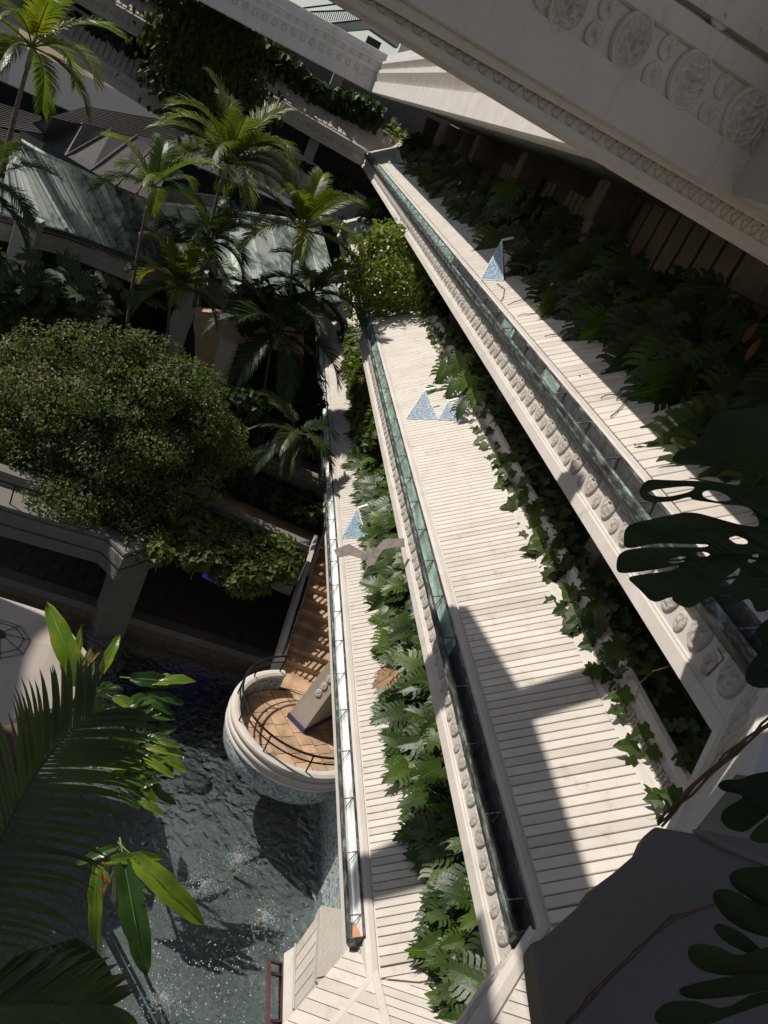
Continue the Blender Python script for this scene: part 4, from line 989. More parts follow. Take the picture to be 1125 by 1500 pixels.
# ================================================================== palms
def frond(base, dirv, L, droop, nl, ll, width=.030, seed=0, up=Vector((0,0,1)), vee=.35, fall=.5):
    rnd = random.Random(seed); d = Vector(dirv).normalized(); mb = MB(); pts = []; p = Vector(base); st = L/24
    for i in range(25):
        pts.append(p.copy()); p = p + d*st; d = (d + Vector((0,0,-1))*droop/24*(.4+1.6*i/24)).normalized()
    mb.tube(pts, [.028*(1-i/26)*(L/2.2) for i in range(25)], 4, False)
    for i in range(nl):
        t = .16+.84*(i+.5)/nl; k = min(23, int(t*24)); f = t*24-k; q = pts[k]+(pts[min(24,k+1)]-pts[k])*f; tan = (pts[min(24,k+1)]-pts[k]).normalized()
        side = tan.cross(up); side = side.normalized() if side.length > .05 else Vector((1,0,0)); nu = side.cross(tan).normalized()
        length = ll*(math.sin(PI*min(1,(t-.05)*.93))**.55)*rnd.uniform(.88,1.1)+.02
        for s in (-1, 1):
            dd = (side*s*(1-.45*t) + tan*(.55+.6*t) + nu*vee*rnd.uniform(.6,1.2)).normalized(); wv = width*rnd.uniform(.8,1.15); a = q.copy(); pr = None
            wn_ = tan*.9+rv(.06)
            for j in range(4):
                ww = wv*(.55,1,.8,.05)[j]; e = wn_.normalized()*ww; mb.v += [tuple(a-e), tuple(a+e)]
                if j: b = len(mb.v)-4; mb.f.append((b, b+1, b+3, b+2))
                a = a + dd*length/3; dd = (dd + Vector((0,0,-1))*fall*(.35+.4*j)*rnd.uniform(.7,1.3)).normalized()
    return mb
def palm(label, crown, basept, n, L, ll, mt, seed, th=.075, elev=(.1,1.3), lean=None, nl=44, kids=None, fall=.5):
    rnd = random.Random(seed); random.seed(seed); c = Vector(crown); b = Vector(basept); th *= .72; L *= .90; ll *= 1.0; n = int(n*1.1); par = empty('palm_tree', b, label=label, cat='palm', group='feather palms in the court')
    mid = (b+c)/2 + Vector((.15,.1,0)); tk = MB(); n_ = 16; P = []
    for i in range(n_+1):
        t = i/n_; P.append((b*(1-t)**2 + mid*2*t*(1-t) + c*t*t))
    tk.tube(P, [th*(1.25-.45*i/n_)*(1+.06*(i % 2)) for i in range(n_+1)], 8); tk.build('trunk', M['bark'], par, smooth=True)
    MB().tube([c, c+Vector((0,0,.30)), c+Vector((0,0,.62))], [th*1.15, th*1.0, th*.5], 8).build('crownshaft', M['shaft'], par, smooth=True)
    t0 = c+Vector((0,0,.5))
    for i in range(n):
        a = i*2.39996+rnd.uniform(-.25,.25); e = elev[0]+(elev[1]-elev[0])*((i+.5)/n)**.9
        d = Vector((math.cos(a)*math.cos(e), math.sin(a)*math.cos(e), math.sin(e)))
        frond(t0, d, L*rnd.uniform(.85,1.1), rnd.uniform(1.1,1.9), nl, ll*rnd.uniform(.9,1.1), (.034 if L > 2 else .028), seed*50+i, fall=fall).build('frond', M[mt], par)
    return par
def down(p, z): return Vector((p.x, p.y, z))
c = atx(325,262,28.4); palm('tall sunlit palm in the middle of the court with the fullest crown', c, atx(284,450,28.6), 19, 2.85, .80, 'palm', 11)
c = atx(216,300,24.6); palm('slim palm left of the tallest crown, in front of the copper roof', c, atx(186,480,24.9), 9, 2.00, 0.57, 'palm_yellow', 12, .06, (-.1,1.25))
c = atx(40,100,24.0); palm('palm with yellowing fronds at the top left corner', c, atx(2,260,24.2), 13, 2.40, 0.66, 'palm_yellow', 13, .085, (-.35,1.3))
c = atx(430,360,27.0); palm('airy palm against the middle balcony, with dark narrow fronds', c, atx(425,520,27.0), 13, 2.81, 0.62, 'palm', 14, .06, (0,1.3))
c = atx(398,505,26.5); palm('dark palm with broad drooping fronds left of the lowest balcony', c, atx(372,700,26.5), 13, 2.9, .88, 'palm_dark', 15, .06, (-.5,1.1))
c = atx(250,445,24.5); palm('short palm peering over the leafy tree', c, atx(246,520,24.5), 12, 1.87, 0.58, 'palm', 17, .06, (.0,1.3))
c = atx(425,655,22.2); palm('low shaded palm beside the lowest trough end', c, atx(395,745,22.4), 11, 1.89, 0.55, 'palm_dark', 19, .04, (-.7,.8))
c = atx(-40,300,24.0); palm('palm mostly outside the left edge with drooping fronds', c, atx(-80,500,24.0), 12, 2.46, 0.68, 'palm_dark', 20, .08, (-.6,1.2))
c = atx(300,372,29.0); palm('low palm in front of the copper roof under the tallest crown', c, atx(292,470,29.2), 13, 2.3, .70, 'palm_dark', 32, .05, (-.3,1.2))
c = atx(448,452,27.5); palm('narrow palm whose fronds brush the hidden end of the lowest balcony', c, atx(440,590,27.5), 12, 2.3, .65, 'palm_dark', 34, .05, (-.4,1.2))
# near palm fronds in the lower left
random.seed(5)
def gfrond(par, pts_px, dist, nl, ll_l, ll_r, m, width, seed, dl, dr, fall=.25, name='frond'):
    """a frond along image-measured rachis points at real distances; dl/dr: leaflet headings"""
    rnd = random.Random(seed); P = [ray(a, b).normalized()*d for (a, b), d in zip(pts_px, dist)]; mb = MB()
    n = 24; Q = []
    for i in range(n+1):
        t = i/n*(len(P)-1); k = min(int(t), len(P)-2); f = t-k; p0 = P[max(0,k-1)]; p1 = P[k]; p2 = P[k+1]; p3 = P[min(len(P)-1,k+2)]
        Q.append(.5*((2*p1)+(p2-p0)*f+(2*p0-5*p1+4*p2-p3)*f*f+(3*p1-p0-3*p2+p3)*f**3))
    mb.tube(Q, [.016*(1-i/(n+3)) for i in range(n+1)], 6, False)
    for i in range(nl):
        t = (i+.5)/nl; k = min(n-1, int(t*n)); q = Q[k]+(Q[k+1]-Q[k])*(t*n-k); tan = (Q[k+1]-Q[k]).normalized()
        for D, LL, s in ((dl, ll_l, -1), (dr, ll_r, 1)):
            if D is None: continue
            d = (Vector(D[0]).lerp(Vector(D[1]), t)).normalized() + rv(.05); length = LL*(math.sin(PI*(.12+.80*t))**.5)*rnd.uniform(.93,1.06); a = q.copy()
            for j in range(7):
                ww = width*(.5,.95,1,.95,.8,.5,.04)[j]; e = (tan - d.normalized()*tan.dot(d.normalized())).normalized(); sag = d.cross(e).normalized()*ww*.35
                mb.v += [tuple(a-e*ww-sag*0), tuple(a+sag*.6), tuple(a+e*ww)]
                if j: b = len(mb.v)-6; mb.f += [(b, b+1, b+4, b+3), (b+1, b+2, b+5, b+4)]
                a = a + d.normalized()*length/6; d = (d.normalized() + Vector((0,0,-1))*fall*(.15+.18*j)).normalized()
    return mb.build(name, m, par, smooth=True)
def idir(px0, py0, px1, py1, d0, d1): return (ray(px1,py1).normalized()*d1 - ray(px0,py0).normalized()*d0).normalized()
np_ = empty('palm_tree', ray(-120,1500).normalized()*6, label='near palm whose big shaded fronds fill the lower left corner', cat='palm')
up1 = idir(60,1130,20,1020,5.6,5.75); up2 = idir(100,1080,120,960,5.6,5.7); rt1 = idir(20,1300,150,1330,5.6,5.9); rt2 = idir(120,1050,235,1030,5.6,5.8)
gfrond(np_, [(-70,1420),(-20,1280),(40,1155),(90,1085),(135,1045)], [5.6,5.5,5.5,5.6,5.75], 46, .62, .80, M['palm_near'], .0138, 1, (idir(0,1300,-60,1150,5.5,5.7),up2), (rt1,rt2), .22)
gfrond(np_, [(-90,1520),(-40,1420),(30,1400),(110,1375)], [4.8,4.8,4.9,5.1], 22, .3, .75, M['palm_near'], .022, 2, None, (idir(0,1420,60,1520,4.8,4.9),idir(40,1400,150,1480,4.8,5.1)), .2)
gfrond(np_, [(-140,1500),(-60,1480),(40,1470),(150,1475)], [4.4,4.4,4.5,4.7], 20, .5, .5, M['palm_near'], .024, 3, (idir(0,1470,60,1400,4.4,4.5),idir(60,1470,150,1420,4.5,4.7)), (idir(0,1470,60,1540,4.4,4.6),idir(60,1470,170,1500,4.5,4.7)), .2)
MB().tube([ray(-260,1900).normalized()*9+Vector((0,0,-6)), ray(-170,1600).normalized()*5.6, ray(-95,1480).normalized()*5.3], [.14,.10,.05], 10).build('trunk', M['bark'], np_)

# ================================================================== banana-like plants
def bleaf(par, a, b, da, db, m, seed, wscale=1.0, nr=None):
    A = ray(*a).normalized()*da; B = ray(*b).normalized()*db; L = (B-A).length; y = (B-A).normalized(); z = Vector(nr or (-.5,.3,.9)); z = (z-y*z.dot(y)).normalized(); x = y.cross(z)
    me = leaf_mesh('banana', seed, 'leaf', m); return link('leaf', me, par, frame(A, x*L*wscale, y*L, z*L))
h1 = empty('heliconia_clump', atz(165,1010,-14.2), label='sunlit banana-like clump beside the beige parasol', cat='plant')
c = (140,1020)
for i, (a, b, m, ws, nr) in enumerate((((122,1010),(70,885),'banana',.75,None),((125,1030),(95,925),'banana',.6,(-.2,.8,.6)),((150,985),(172,930),'banana',.85,(-.8,.2,.5)),((115,990),(150,1062),'banana',.8,None),((165,1050),(242,1032),'banana',.6,None),((125,1010),(60,1000),'banana',.8,None),((120,1020),(140,1068),'banana',.7,(.1,.6,.8)),((130,1000),(112,950),'banana_dark',.7,None),((135,990),(128,940),'banana_dark',.6,None),((120,985),(92,970),'banana',.9,None),((150,1010),(178,990),'banana_dark',.9,None))): bleaf(h1, a, b, 17.2, 16.9+.1*i, M[m], i, ws, nr)
for j, (a, b) in enumerate((((120,985),(145,950)),((118,980),(132,945)))): bleaf(h1, a, b, 17, 17, M['orange'], 40+j, .4)
q = MB(); o = atz(165,1010,-14.2); t = ray(130,1015).normalized()*17.2
for j in range(6): q.tube([o+Vector((random.uniform(-.3,.3),random.uniform(-.3,.3),0)), t+rv(.15)], [.05,.03], 5)
q.build('stem', M['shaft'], h1)
h2 = empty('broadleaf_clump', atz(200,1140,-14.2), label='dark broad-leaved clump at the pool edge behind the near palm frond', cat='plant')
for j in range(46):
    a = (random.gauss(185,26), random.gauss(1110,50)); an = random.uniform(-1.2,1.3); b = (a[0]+math.cos(an)*random.uniform(35,75), a[1]+math.sin(an)*random.uniform(25,50)); bleaf(h2, a, b, 16.6, 16.4, M['banana_dark' if j % 5 else 'banana'], j, 1.0, (-.5+random.uniform(-.4,.4),.3,.9))
for a, b in (((215,1095),(268,1102)),((210,1110),(255,1135)),((225,1085),(265,1090))): bleaf(h2, a, b, 16.3, 16.1, M['banana'], 7, .7)
q = MB(); o = atz(200,1140,-14.2)
for j in range(8): q.tube([o+Vector((random.uniform(-.5,.5),random.uniform(-.5,.5),0)), ray(random.uniform(165,215),random.uniform(1080,1160)).normalized()*16.6], [.05,.03], 5)
q.build('stem', M['shaft'], h2)
h3 = empty('heliconia_clump', atz(150,1330,-14.2), label='clump with long drooping glossy leaves and red bracts over the lower pool', cat='plant')
for i, (a, b, m, ws) in enumerate((((195,1255),(301,1352),'banana',.75),((182,1262),(212,1432),'banana_dark',.75),((142,1268),(135,1398),'banana',.55),((150,1262),(240,1250),'banana',.6),((140,1270),(160,1290),'banana',1.2),((170,1242),(110,1262),'banana_dark',.8))): bleaf(h3, a, b, 13.2, 13.1, M[m], 60+i, ws*1.0)
for j, (a, b) in enumerate((((152,1282),(160,1300)),((150,1262),(158,1270)),((146,1300),(152,1312)),((188,1100),(198,1110)))): bleaf(h3, a, b, 13.0, 13.0, M['redflower'], 70+j, .5)
q = MB(); o = atz(150,1330,-14.2)
for j in range(5): q.tube([o+Vector((random.uniform(-.2,.2),random.uniform(-.2,.2),0)), ray(150+j*6,1262).normalized()*13.2], [.04,.02], 5)
q.build('stem', M['shaft'], h3)
# ================================================================== big leafy tree and hedges
def cloud(n, centers, src, size, up=.5, jitter=1.0):
    mb = MB()
    tot = sum(r[0]*r[1]*r[2] for _, r in centers)
    for c, r in centers:
        for j in range(int(n*r[0]*r[1]*r[2]/tot)):
            v = rv(1)
            while v.length > 1: v = rv(1)
            l = v.length; v = v.normalized()*(l**.45); p = Vector((c[0]+v.x*r[0], c[1]+v.y*r[1], c[2]+v.z*r[2]))
            add_leaf(mb, src, p, v*.8+Vector((0,0,up))+rv(.8), rv(1)+v*.5, random.uniform(*size))
    return mb
random.seed(21)
tr = empty('leafy_tree', atz(150,820,-10.9), label='large dense small-leaved tree filling the left of the court above the terrace', cat='tree'); rv_t = 1
cs = []
base = atx(150, 635, 20.5)
for i in range(150):
    px = random.uniform(-30, 325); py = random.uniform(505, 800)
    if ((px-150)/185)**2 + ((py-(638+(px-150)*.12))/150)**2 > 1: continue
    d = 20.5 - 1.9*math.sqrt(max(0, 1-((px-150)/190)**2-((py-632)/140)**2)) + random.uniform(0,1.2) - max(0, (py-680)/110)*2.6
    cs.append((atx(px, py, d), (random.uniform(.4,1.0), random.uniform(.4,1.05), random.uniform(.25,.6))))
for i in range(70):
    a_ = random.uniform(0, 2*PI); px = 150+random.uniform(.8,1.2)*185*math.cos(a_); py = 638+random.uniform(.8,1.18)*145*math.sin(a_)+(px-150)*.12
    if px < 335: cs.append((atx(px, py, 20.0), (.28,.28,.2)))
random.shuffle(cs); cs = [c_ for k_, c_ in enumerate(cs) if k_ % 6]; cloud(60000, cs, SMALL, (.05,.13)).build('crown', M['tree'], tr, kind='stuff')
rb = atz(165,800,-11); q = MB(); q.tube([rb+Vector((1,0,-.2)), base+Vector((.5,0,-1.5)), base+Vector((.4,0,.3))], [.20,.14,.07], 8)
for i in range(34): a = cs[random.randrange(len(cs))][0]; q.tube([base+Vector((.5,0,-1.4+.08*i)), (base+a)/2+Vector((.2,0,-.2)), a], [.06,.04,.015], 5)
q.build('trunk', M['bark'], tr, smooth=True)
# clipped hedge on the terrace
hd = MB(); ha, hb, hc, hd_ = atz(262,722,-10.1), atz(440,793,-10.25), atz(417,842,-10.4), atz(240,792,-10.3)
cs = []
for i in range(90):
    s, t = random.random(), random.random(); p = ha*(1-s)*(1-t)+hb*s*(1-t)+hc*s*t+hd_*(1-s)*t; p.z -= random.uniform(0,.5)+t*.2; cs.append((p, (.34,.34,.24)))
b = empty('hedge', ha, label='bushy bright green hedge on the terrace beside the stair', cat='hedge'); cloud(13000, cs, VR, (.10,.18), .7).build('foliage', M['hedge'], b, kind='stuff')
q = MB()
for i in range(30): p = cs[i][0]; q.tube([(p.x,p.y,-11.2), p], .015, 4)
q.build('stem', M['bark'], b)
cs = [(atx(random.uniform(300,460), 0, 21)*0+atz(290+i*4.2+random.uniform(-5,5), 668+i*1.9+random.uniform(-14,10), -10.3), (.35,.35,.25)) for i in range(42)]
cloud(4200, cs, VR, (.12,.2), .7).build('hedge', M['ivy'], label='lower loose hedge along the iron fence', cat='hedge', kind='stuff')
cs = [(atx(random.gauss(325,28), random.gauss(608,14), 22.5), (.4,.5,.35)) for i in range(26)]
cloud(4200, cs, VR, (.14,.24), .5).build('shrub', M['ivy'], label='dark rounded shrub under the kiosk sill', cat='shrub', kind='stuff')
fl = MB()
for j in range(420): add_leaf(fl, MR, atx(random.gauss(45,48), random.gauss(455,28), 23+random.uniform(0,1)), Vector((-.5,0,.8))+rv(.4), rv(1), random.uniform(.4,.65))
fl.build('monstera_bank', M['monstera_dark'], label='shaded bank of fan-like leaves under the pavilion eave at the left edge', cat='plant', kind='stuff')
# long foliage beyond the lowest boards (storey 1, far part) and behind it
cs = [(aty(a_+random.uniform(-14,14), b_, WY-.75), (.5,.35,.35)) for a_, b_ in [(512+i*1.05, 490+i*3.9) for i in range(40)]]
cloud(5200, cs, VR, (.2,.34), .6).build('shrub', M['hedge'], label='leafy sunlit band past the far end of the lowest balcony', cat='shrub', kind='stuff')
cs = [(atx(min(448, random.gauss(405,40)), random.gauss(590,75), 27.5), (.8,.9,.8)) for i in range(26)]
cloud(4200, cs, VR, (.25,.4), .6).build('shrub', M['monstera_dark'], label='black-green thicket behind the drooping palm fronds', cat='shrub', kind='stuff')

# ================================================================== parasol, fountains, birds, lamps
um = empty('parasol', atz(-12,962,-13.7), label='beige octagonal canvas parasol at the left edge by the pool', cat='parasol')
uc = atz(-8,955,-11.2); RU = 1.78; rot = .35
def oc(r, z, k): a = rot+k*PI/4; return Vector((uc.x+r*math.cos(a), uc.y+r*math.sin(a), z))
for k in range(8): 
    q = MB(); q.add([oc(.12,-10.78,k), oc(.12,-10.78,k+1), oc(1.0,-10.98,k+1), oc(1.0,-10.98,k), oc(RU,-11.22,k+1), oc(RU,-11.22,k), oc(RU*1.0,-11.34,k+1), oc(RU*1.0,-11.34,k)], [(0,1,2,3),(3,2,4,5),(5,4,6,7)]); q.build('canvas_panel', M['canvas'], um)
    MB().tube([oc(.56,-10.865,k), oc(.56,-10.865,k+1)], .007, 4).build('seam', M['seam'], um); MB().tube([oc(.44,-10.84,k), oc(.44,-10.84,k+1)], .008, 4).build('seam', M['seam'], um)
    MB().tube([oc(.1,-10.76,k), oc(.56,-10.86,k)], .008, 4).build('seam', M['seam'], um); MB().tube([oc(.1,-10.85,k), oc(RU-.03,-11.26,k)], .012, 4).build('rib', M['iron'], um)
MB().tube([(uc.x,uc.y,-14),(uc.x,uc.y,-10.72)], .035, 8).build('pole', M['pole'], um); MB().lathe([(0,-10.66),(.05,-10.70),(.03,-10.78),(.12,-10.78)], (uc.x,uc.y,0), 12).build('finial', M['seam'], um)
tag(MB().box((uc.x-1.2,uc.y-.9,-15), (uc.x+3.2,uc.y+7,-13.95)).build('pool_deck', M['walkpaver']), kind='structure')
def jet(px, py, label, tilt):
    o = atz(px, py, -14.2); j = empty('fountain_jet', o, label=label, cat='fountain', group='fountain jets in the pool')
    MB().tube([o+Vector((0,0,-.3)), o+Vector((tilt[0]*.4,tilt[1]*.4,.16))], [.05,.035], 8).build('nozzle', M['pole'], j)
    q = MB(); random.seed(px)
    for i in range(520):
        a = random.uniform(0,2*PI); r = abs(random.gauss(0,.27))*(1+.4*math.sin(3*a+px)); s = random.uniform(.004,.018); p = o+Vector((r*math.cos(a)+.2*tilt[0], r*math.sin(a)+.2*tilt[1], random.uniform(.005,.22)*math.exp(-r*1.5))); 
        q.add([p+Vector((s,0,0)), p+Vector((-s*.5,s*.8,0)), p+Vector((-s*.5,-s*.8,0)), p+Vector((0,0,s*1.3))], [(0,1,2),(0,1,3),(1,2,3),(2,0,3)])
    q.build('spray', M['foam'], j, kind='stuff')
jet(262,1322,'left of the two upper fountain jets, near the drooping leaf',(.5,.5)); jet(392,1352,'fountain jet nearest the boarded planter block',(.3,.6)); jet(240,1478,'lowest fountain jet, near the bottom edge',(.4,.5)); jet(297,1300,'small bubbling jet beside the drooping leaf tip',(0,0)); jet(348,1262,'faint bubbling patch below the drum shadow',(0,0))
q = MB(); random.seed(3)
for i in range(450):
    a = random.gauss(300,70); b = random.gauss(1400,75)
    if not (150 < a < 470 and 1215 < b < 1540): continue
    p = atz(a, b, -14.185); s = random.uniform(.004,.016)
    q.add([p+Vector((s,0,0)), p+Vector((-s,s,0)), p+Vector((-s,-s,0)), p+Vector((0,0,s))], [(0,1,3),(1,2,3),(2,0,3)])
q.build('bubbles', M['foam'], label='scattered bubbles drifting over the fountain end of the pool', cat='bubbles', kind='stuff')
# glass dome ornament by the pool edge
o = atz(276,1112,-14.15); tag(MB().lathe([(.34,0),(.33,.07),(.24,.15),(.1,.19),(0,.2)], o, 16).build('skimmer_dome', M['water'], label='small clear-grey dome on the water by the dark clump', cat='dome', smooth=True))
# birds of pierced sheet metal
def bird(label, pts, P0, nrm, m, thick=.02, wire=None):
    n = Vector(nrm).normalized(); b = empty('metal_bird', P0, label=label, cat='sculpture'); 
    for nm, poly in pts: MB().prism([atp(a, c_, P0, n) for a, c_ in poly], n*thick).build(nm, m, b, bevel=.003)
    if wire: MB().tube(wire, .006, 4).build('wire', M['iron'], b)
    return b
P0 = aty(545, 810, -3.9); M['birdm'] = simple('oxidised_sheet', (.27,.22,.20), .6, .2, .3, 9)
bird('pierced metal bird with spread wings hanging in front of the lowest balcony', [('left_wing', [(489,806),(511,797),(518,801),(536,811),(541,822),(534,820),(513,813),(495,817)]), ('right_wing', [(541,822),(547,810),(557,795),(567,790),(592,789),(593,801),(575,803),(561,806),(553,817)]), ('body', [(536,811),(539,795),(541,795),(543,811),(553,817),(549,828),(540,830),(536,826)]), ('neck', [(540,829),(530,848),(529,853),(527,853),(538,828)])], P0, (-.6,.3,.7), M['birdm'], .02)
P1 = atz(343, 1147, -13.2); bird('dark metal bird hanging low over the pool beside the mosaic drum', [('body', [(316,1167),(330,1152),(352,1134),(364,1129),(352,1142),(334,1156),(319,1169)]), ('wing', [(340,1130),(347,1136),(350,1140),(344,1143),(337,1134)])], P1, (-.3,.2,1), M['dark'], .03)
# pyramid wall lamps
def lamp(label, a, b, apex, zb, h):
    n = Vector((0, SH, SL)).normalized(); O = Vector((0, WY, zb))
    A = atp(*a, O+n*.04, n); B = atp(*b, O+n*.04, n); T = atp(*apex, O+n*h, n); l = empty('pyramid_lamp', A, label=label, cat='lamp', group='pyramid lamps on the boards')
    C_ = (A+B)/2 + Vector((.30,-.40,0)); C_ = C_ - n*((C_-O).dot(n)-.04)
    for P in ((A,B,T),(B,C_,T),(C_,A,T)): MB().prism(P, n*-.012).build('glass_panel', M['lampglass'], l)
    e = MB()
    for p_, q_ in ((A,B),(A,T),(B,T),(C_,T)): e.bar(p_, q_, .018, .018)
    e.bar(T, T+Vector((.06,-.22,.14)), .06, .03); e.build('frame', M['trough_white'], l)
lamp('blue glass pyramid lamp on the lowest boards', (501,787),(537,789),(524,744), TIERS[1]['zb'], .45)
lamp('large blue glass pyramid lamp on the middle boards behind leafy sprays', (594,614),(642,614),(622,572), TIERS[2]['zb'], .45)
lamp('second smaller pyramid lamp beside the large one on the middle boards', (643,615),(683,616),(656,588), TIERS[2]['zb'], .30)
lamp('blue glass pyramid lamp on the upper boards among monsteras', (704,409),(737,411),(735,352), TIERS[3]['zb'], .60)
lamp('small far pyramid lamp near the upper corner', (568,240),(590,243),(583,212), TIERS[3]['zb'], .5)
lamp('small pyramid lamp above the round bush', (520,348),(541,352),(530,322), TIERS[2]['zb'], .5)

# ================================================================== rooftop in the gap of sky
rb_ = empty('roof_bridge', atx(500,25,60), label='rooftop footbridge with dark vertical railing against the sky', cat='bridge')
bx = 58
def F(a, b, x=bx): return atx(a, b, x)
MB().prism([F(466,36),(F(545,28)),(F(552,36)),(F(590,62)),(F(583,70)),(F(543,42)),(F(486,47))], (2,0,0)).build('deck', M['shadewall'], rb_)
for (a, b), (c_, d_) in (((436,13),(500,5)),((437,18),(548,14)),((468,36),(560,26)),((437,10),(436,20))): MB().bar(F(a,b), F(c_,d_), .09, .09).build('rail', M['iron'], rb_)
for i in range(34):
    t = i/33; a = (440+t*105, 17-t*4); b = (440+t*105-4+ (18*(1-t)*0), 36-t*9) ; lo = F(466+ (t*85) if False else a[0]-6*.9, max(b[1], 18+ (a[0]-440)*.62 if a[0] < 466 else b[1])); MB().bar(F(*a), lo, .045, .045).build('baluster', M['iron'], rb_)
MB().prism([F(553,36),F(562,41),F(560,46),F(552,40)], (-.05,0,0)).build('red_marking', simple('red_paint', (.45,.05,.03), .6), rb_)
bx2 = 56; MB().prism([atx(540,52,bx2), atx(559,63,bx2), atx(551,82,bx2), atx(532,71,bx2)], (.8,0,0)).build('equipment_box', M['iron'], label='dark grey equipment box on the roof against the sky', cat='equipment box')
MB().prism([atx(590,58,54), atx(640,80,54), atx(620,110,54), atx(580,83,54)], (1,0,0)).build('roof_wall', M['plaster'], label='bright white rooftop wall corner at the end of the footbridge', cat='wall')

# ================================================================== camera's own ledge, tendrils and the big dark leaf
lz = -.78
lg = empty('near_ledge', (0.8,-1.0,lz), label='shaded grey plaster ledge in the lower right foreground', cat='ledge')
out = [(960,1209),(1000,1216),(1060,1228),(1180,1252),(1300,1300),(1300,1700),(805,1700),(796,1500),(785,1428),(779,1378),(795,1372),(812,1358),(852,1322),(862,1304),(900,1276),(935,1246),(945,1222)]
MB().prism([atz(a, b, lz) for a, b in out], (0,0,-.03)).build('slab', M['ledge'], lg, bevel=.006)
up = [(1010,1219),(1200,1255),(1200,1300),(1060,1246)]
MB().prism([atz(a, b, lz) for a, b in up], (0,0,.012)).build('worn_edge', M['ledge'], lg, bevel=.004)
for (pts, r, lab, d0) in (([(1130,1290),(1040,1330),(985,1345),(930,1395),(870,1455),(830,1505)],.0016,'pair of brown twining tendrils lying across the ledge',1.45),([(1130,1055),(1075,1100),(1020,1150),(965,1207)],.004,'bundle of reddish tendrils stretched from the ledge up to the right edge',3.0)):
    t = empty('tendril_bundle', ray(*pts[0]).normalized()*d0, label=lab, cat='tendrils')
    for k in range(3 if d0 < 2 else 4):
        P = []
        for i, (a, b) in enumerate(pts):
            dd = d0 if d0 > 2 else None; off = (math.sin(i*1.9+k*2.1)*(3 if d0 < 2 else 4), math.cos(i*1.4+k*1.7)*(3 if d0 < 2 else 4))
            P.append((ray(a+off[0], b+off[1]).normalized()*(d0+i*.0)) if dd else atz(a+off[0], b+off[1], lz+.012+.01*k))
        Q = []
        for i in range(len(P)-1):
            for j in range(5): Q.append(P[i].lerp(P[i+1], j/5)+rv(r*.8))
        Q.append(P[-1]); MB().tube(Q, r if d0 < 2 else .0045, 5).build('tendril', M['vine'], t, smooth=True)
# tendrils over the upper boards
tn = empty('tendril_bundle', aty(760,445,WY-.6), label='loose dry tendrils looping over the upper boards and trough', cat='tendrils')
for pts in ([(720,432),(728,415),(740,425),(735,440),(718,442),(745,446),(775,436)],[(745,470),(760,462),(790,458),(820,452),(860,442)],[(770,505),(800,492),(830,488),(870,478)],[(800,620),(830,600),(850,590),(880,582),(910,575)],[(880,640),(895,610),(925,580)],[(905,655),(900,640),(940,625),(975,612),(1010,590)],[(870,645),(890,640),(960,625),(1030,605)],[(900,700),(905,680),(915,660),(930,650)],[(780,580),(800,560),(850,550)],[(1010,795),(1045,790),(1090,775)],[(975,605),(1000,600),(1050,590),(1100,596)]):
    P = [aty(a, b, WY-.55+random.uniform(-.02,.04)) for a, b in pts]
    for i, (a, b) in enumerate(pts):   # keep them just above the sloping boards
        n_ = Vector((0, SH/SL, 1)); q0 = atp(a, b, Vector((0, WY, TIERS[3]['zb']+.06)), n_); P[i] = q0 if q0.y < WY else P[i]
    Q = []
    for i in range(len(P)-1):
        for j in range(4): Q.append(P[i].lerp(P[i+1], j/4)+rv(.012))
    Q.append(P[-1]); MB().tube(Q, .008, 4).build('tendril', M['vine'], tn)
P = [ray(a, b).normalized()*d for a, b, d in ((1052,950,5.0),(1060,965,4.9),(1050,975,4.8),(1035,990,4.8),(975,1050,5.6),(940,1022,6.4),(925,1050,6.6))]
MB().tube([P[0],P[1],P[2],P[3]], .005, 4).build('tendril', M['vine'], tn)
MB().tube([aty(980,976,WY+.12), aty(955,984,WY+.5), aty(938,1000,WY+.4), aty(930,1028,WY)], .006, 4).build('tendril', M['vine'], tn)
# big near leaf with slots
def outline_leaf(name, outer, holes, dist, par, tilt, m):
    cpx = (sum(p[0] for p in outer)/len(outer), sum(p[1] for p in outer)/len(outer)); O = ray(*cpx).normalized()*dist; n = (ray(*cpx).normalized()*-1 + Vector(tilt)).normalized()
    X = n.cross(Vector((0,0,1))).normalized(); Y = n.cross(X)
    cu = bpy.data.curves.new(name, 'CURVE'); cu.dimensions = '2D'; cu.fill_mode = 'BOTH'; cu.extrude = .0006
    for poly in [outer]+holes:
        for _ in range(3):
            poly = [p for i in range(len(poly)) for a, b in ((poly[i], poly[(i+1) % len(poly)]),) for p in ((a[0]*.78+b[0]*.22, a[1]*.78+b[1]*.22), (a[0]*.22+b[0]*.78, a[1]*.22+b[1]*.78))]
        sp = cu.splines.new('POLY'); sp.points.add(len(poly)-1); sp.use_cyclic_u = True
        for bp, (a, b) in zip(sp.points, poly):
            q = atp(a, b, O, n) - O; bp.co = (q.dot(X), q.dot(Y), 0, 1)
    tmp = bpy.data.objects.new('tmp', cu); COL.objects.link(tmp); me = bpy.data.meshes.new_from_object(tmp.evaluated_get(bpy.context.evaluated_depsgraph_get())); bpy.data.objects.remove(tmp)
    bm = bmesh.new(); bm.from_mesh(me); bmesh.ops.remove_doubles(bm, verts=bm.verts, dist=1e-5)
    for v_ in bm.verts: v_.co.z += -.25*(v_.co.x**2) - .15*v_.co.y**2 + .004*math.sin(v_.co.x*60)
    bm.to_mesh(me); bm.free(); me.name = name; me.materials.clear(); me.materials.append(m)
    return link(name, me, par, frame(O, X, Y, n))
bl = empty('monstera_plant', ray(1180,760).normalized()*1.3, label='huge near-black monstera leaf with oval slots at the right edge', cat='plant')
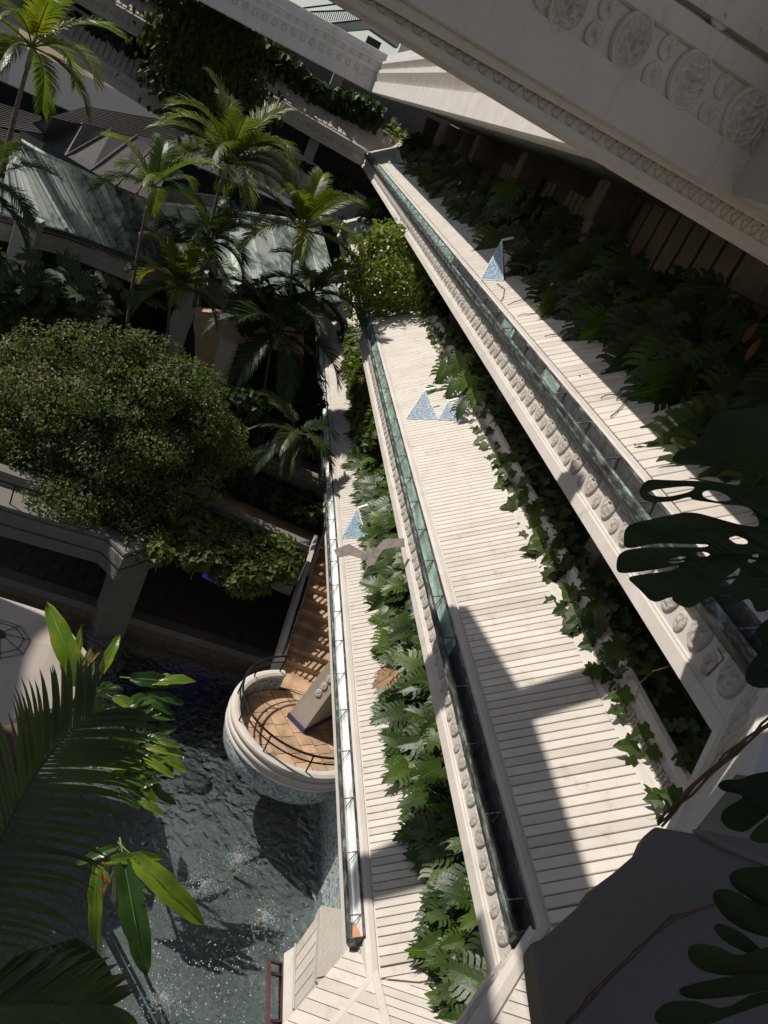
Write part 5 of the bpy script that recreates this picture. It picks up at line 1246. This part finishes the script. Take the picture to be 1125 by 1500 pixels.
outline_leaf('leaf', [(1180,590),(1090,597),(1050,600),(1032,625),(1020,655),(995,655),(980,676),(1035,682),(1060,690),(1090,690),(1140,700),(1135,712),(1080,710),(1030,706),(960,700),(945,703),(934,720),(946,734),(985,735),(1010,728),(1015,734),(1060,738),(1100,740),(1115,770),(1100,772),(1050,758),(1010,750),(970,757),(925,765),(914,775),(913,800),(925,803),(955,797),(1000,797),(1040,796),(1035,801),(980,802),(920,803),(904,812),(902,838),(920,840),(960,835),(1000,826),(985,836),(940,842),(917,846),(935,862),(957,884),(985,872),(985,880),(1010,893),(1035,875),(1075,868),(1060,880),(1062,895),(1085,880),(1100,875),(1110,900),(1150,880),(1250,900),(1280,700)],
    [[(944,722),(960,715),(1000,712),(1020,714),(1010,722),(975,728)], [(1028,722),(1040,718),(1060,722),(1075,732),(1050,735),(1030,730)], [(1066,786),(1080,784),(1096,792),(1094,798),(1075,796)], [(1094,822),(1104,812),(1112,812),(1108,822),(1098,826)], [(1078,836),(1084,830),(1084,838),(1070,858),(1052,862),(1056,852)], [(1020,808),(1032,807),(1042,811),(1034,815),(1022,814)], [(975,822),(990,816),(1006,814),(1004,822),(985,826)]], 1.25, bl, (.0,.1,.3), M['monstera_dark'])
outline_leaf('leaf', [(1250,880),(1130,900),(1105,925),(1120,950),(1095,975),(1090,1000),(1115,1010),(1150,1000),(1250,1100)], [], 1.2, bl, (0,.1,.2), M['monstera_dark'])
for pts_ in ([(1250,800),(1120,720),(1010,700)],[(1250,790),(1110,690),(1000,668)],[(1250,830),(1100,775),(930,780)],[(1250,850),(1090,815),(915,825)],[(1250,860),(1080,845),(960,868)],[(1250,770),(1120,640),(1060,620)],[(1250,870),(1120,860),(1030,885)]):
    MB().tube([ray(a, b).normalized()*1.243 for a, b in pts_], [.003,.0022,.0008], 5).build('vein', M['monstera_dark'], bl)
MB().tube([ray(1260,1000).normalized()*1.3, ray(1190,860).normalized()*1.28, ray(1150,790).normalized()*1.26], .006, 6).build('petiole', M['shaft'], bl)
b2 = empty('monstera_plant', ray(1180,1150).normalized()*1.3, label='dark monstera fingers over the white relief at the right edge', cat='plant')
outline_leaf('leaf', [(1250,1120),(1140,1128),(1100,1135),(1085,1143),(1060,1142),(1050,1150),(1058,1160),(1095,1166),(1060,1185),(1054,1200),(1064,1213),(1090,1220),(1110,1205),(1135,1185),(1250,1180)], [], 1.35, b2, (0,.1,.3), M['monstera_dark'])
outline_leaf('leaf', [(1250,1190),(1130,1195),(1105,1215),(1095,1230),(1120,1238),(1150,1225),(1250,1230)], [], 1.3, b2, (0,.1,.3), M['monstera_dark'])
b3 = empty('monstera_plant', ray(1150,1380).normalized()*1.1, label='folded dark monstera leaf lying over the near ledge', cat='plant')
for poly, d in (([(1180,1268),(1120,1270),(1085,1272),(1066,1282),(1072,1300),(1105,1320),(1128,1345),(1180,1350)],1.12),([(1066,1302),(1045,1305),(1043,1318),(1060,1345),(1100,1368),(1180,1380),(1180,1340),(1110,1325)],1.10),([(1043,1360),(1052,1352),(1080,1362),(1105,1380),(1125,1400),(1105,1400),(1060,1380)],1.08),([(1006,1388),(1025,1382),(1055,1388),(1080,1402),(1125,1385),(1180,1380),(1180,1440),(1120,1430),(1040,1428),(1010,1412)],1.06),([(1125,1425),(1070,1430),(1000,1445),(992,1455),(1010,1465),(1060,1462),(1125,1450),(1180,1440)],1.04),([(1180,1450),(1090,1480),(1040,1500),(1000,1510),(960,1500),(958,1485),(975,1468),(1020,1466),(1060,1480),(1110,1450)],1.0)):
    outline_leaf('leaf_lobe', poly, [], d, b3, (0,.15,.35), M['monstera_dark'])
# turned relief panel of the upper storey, right edge
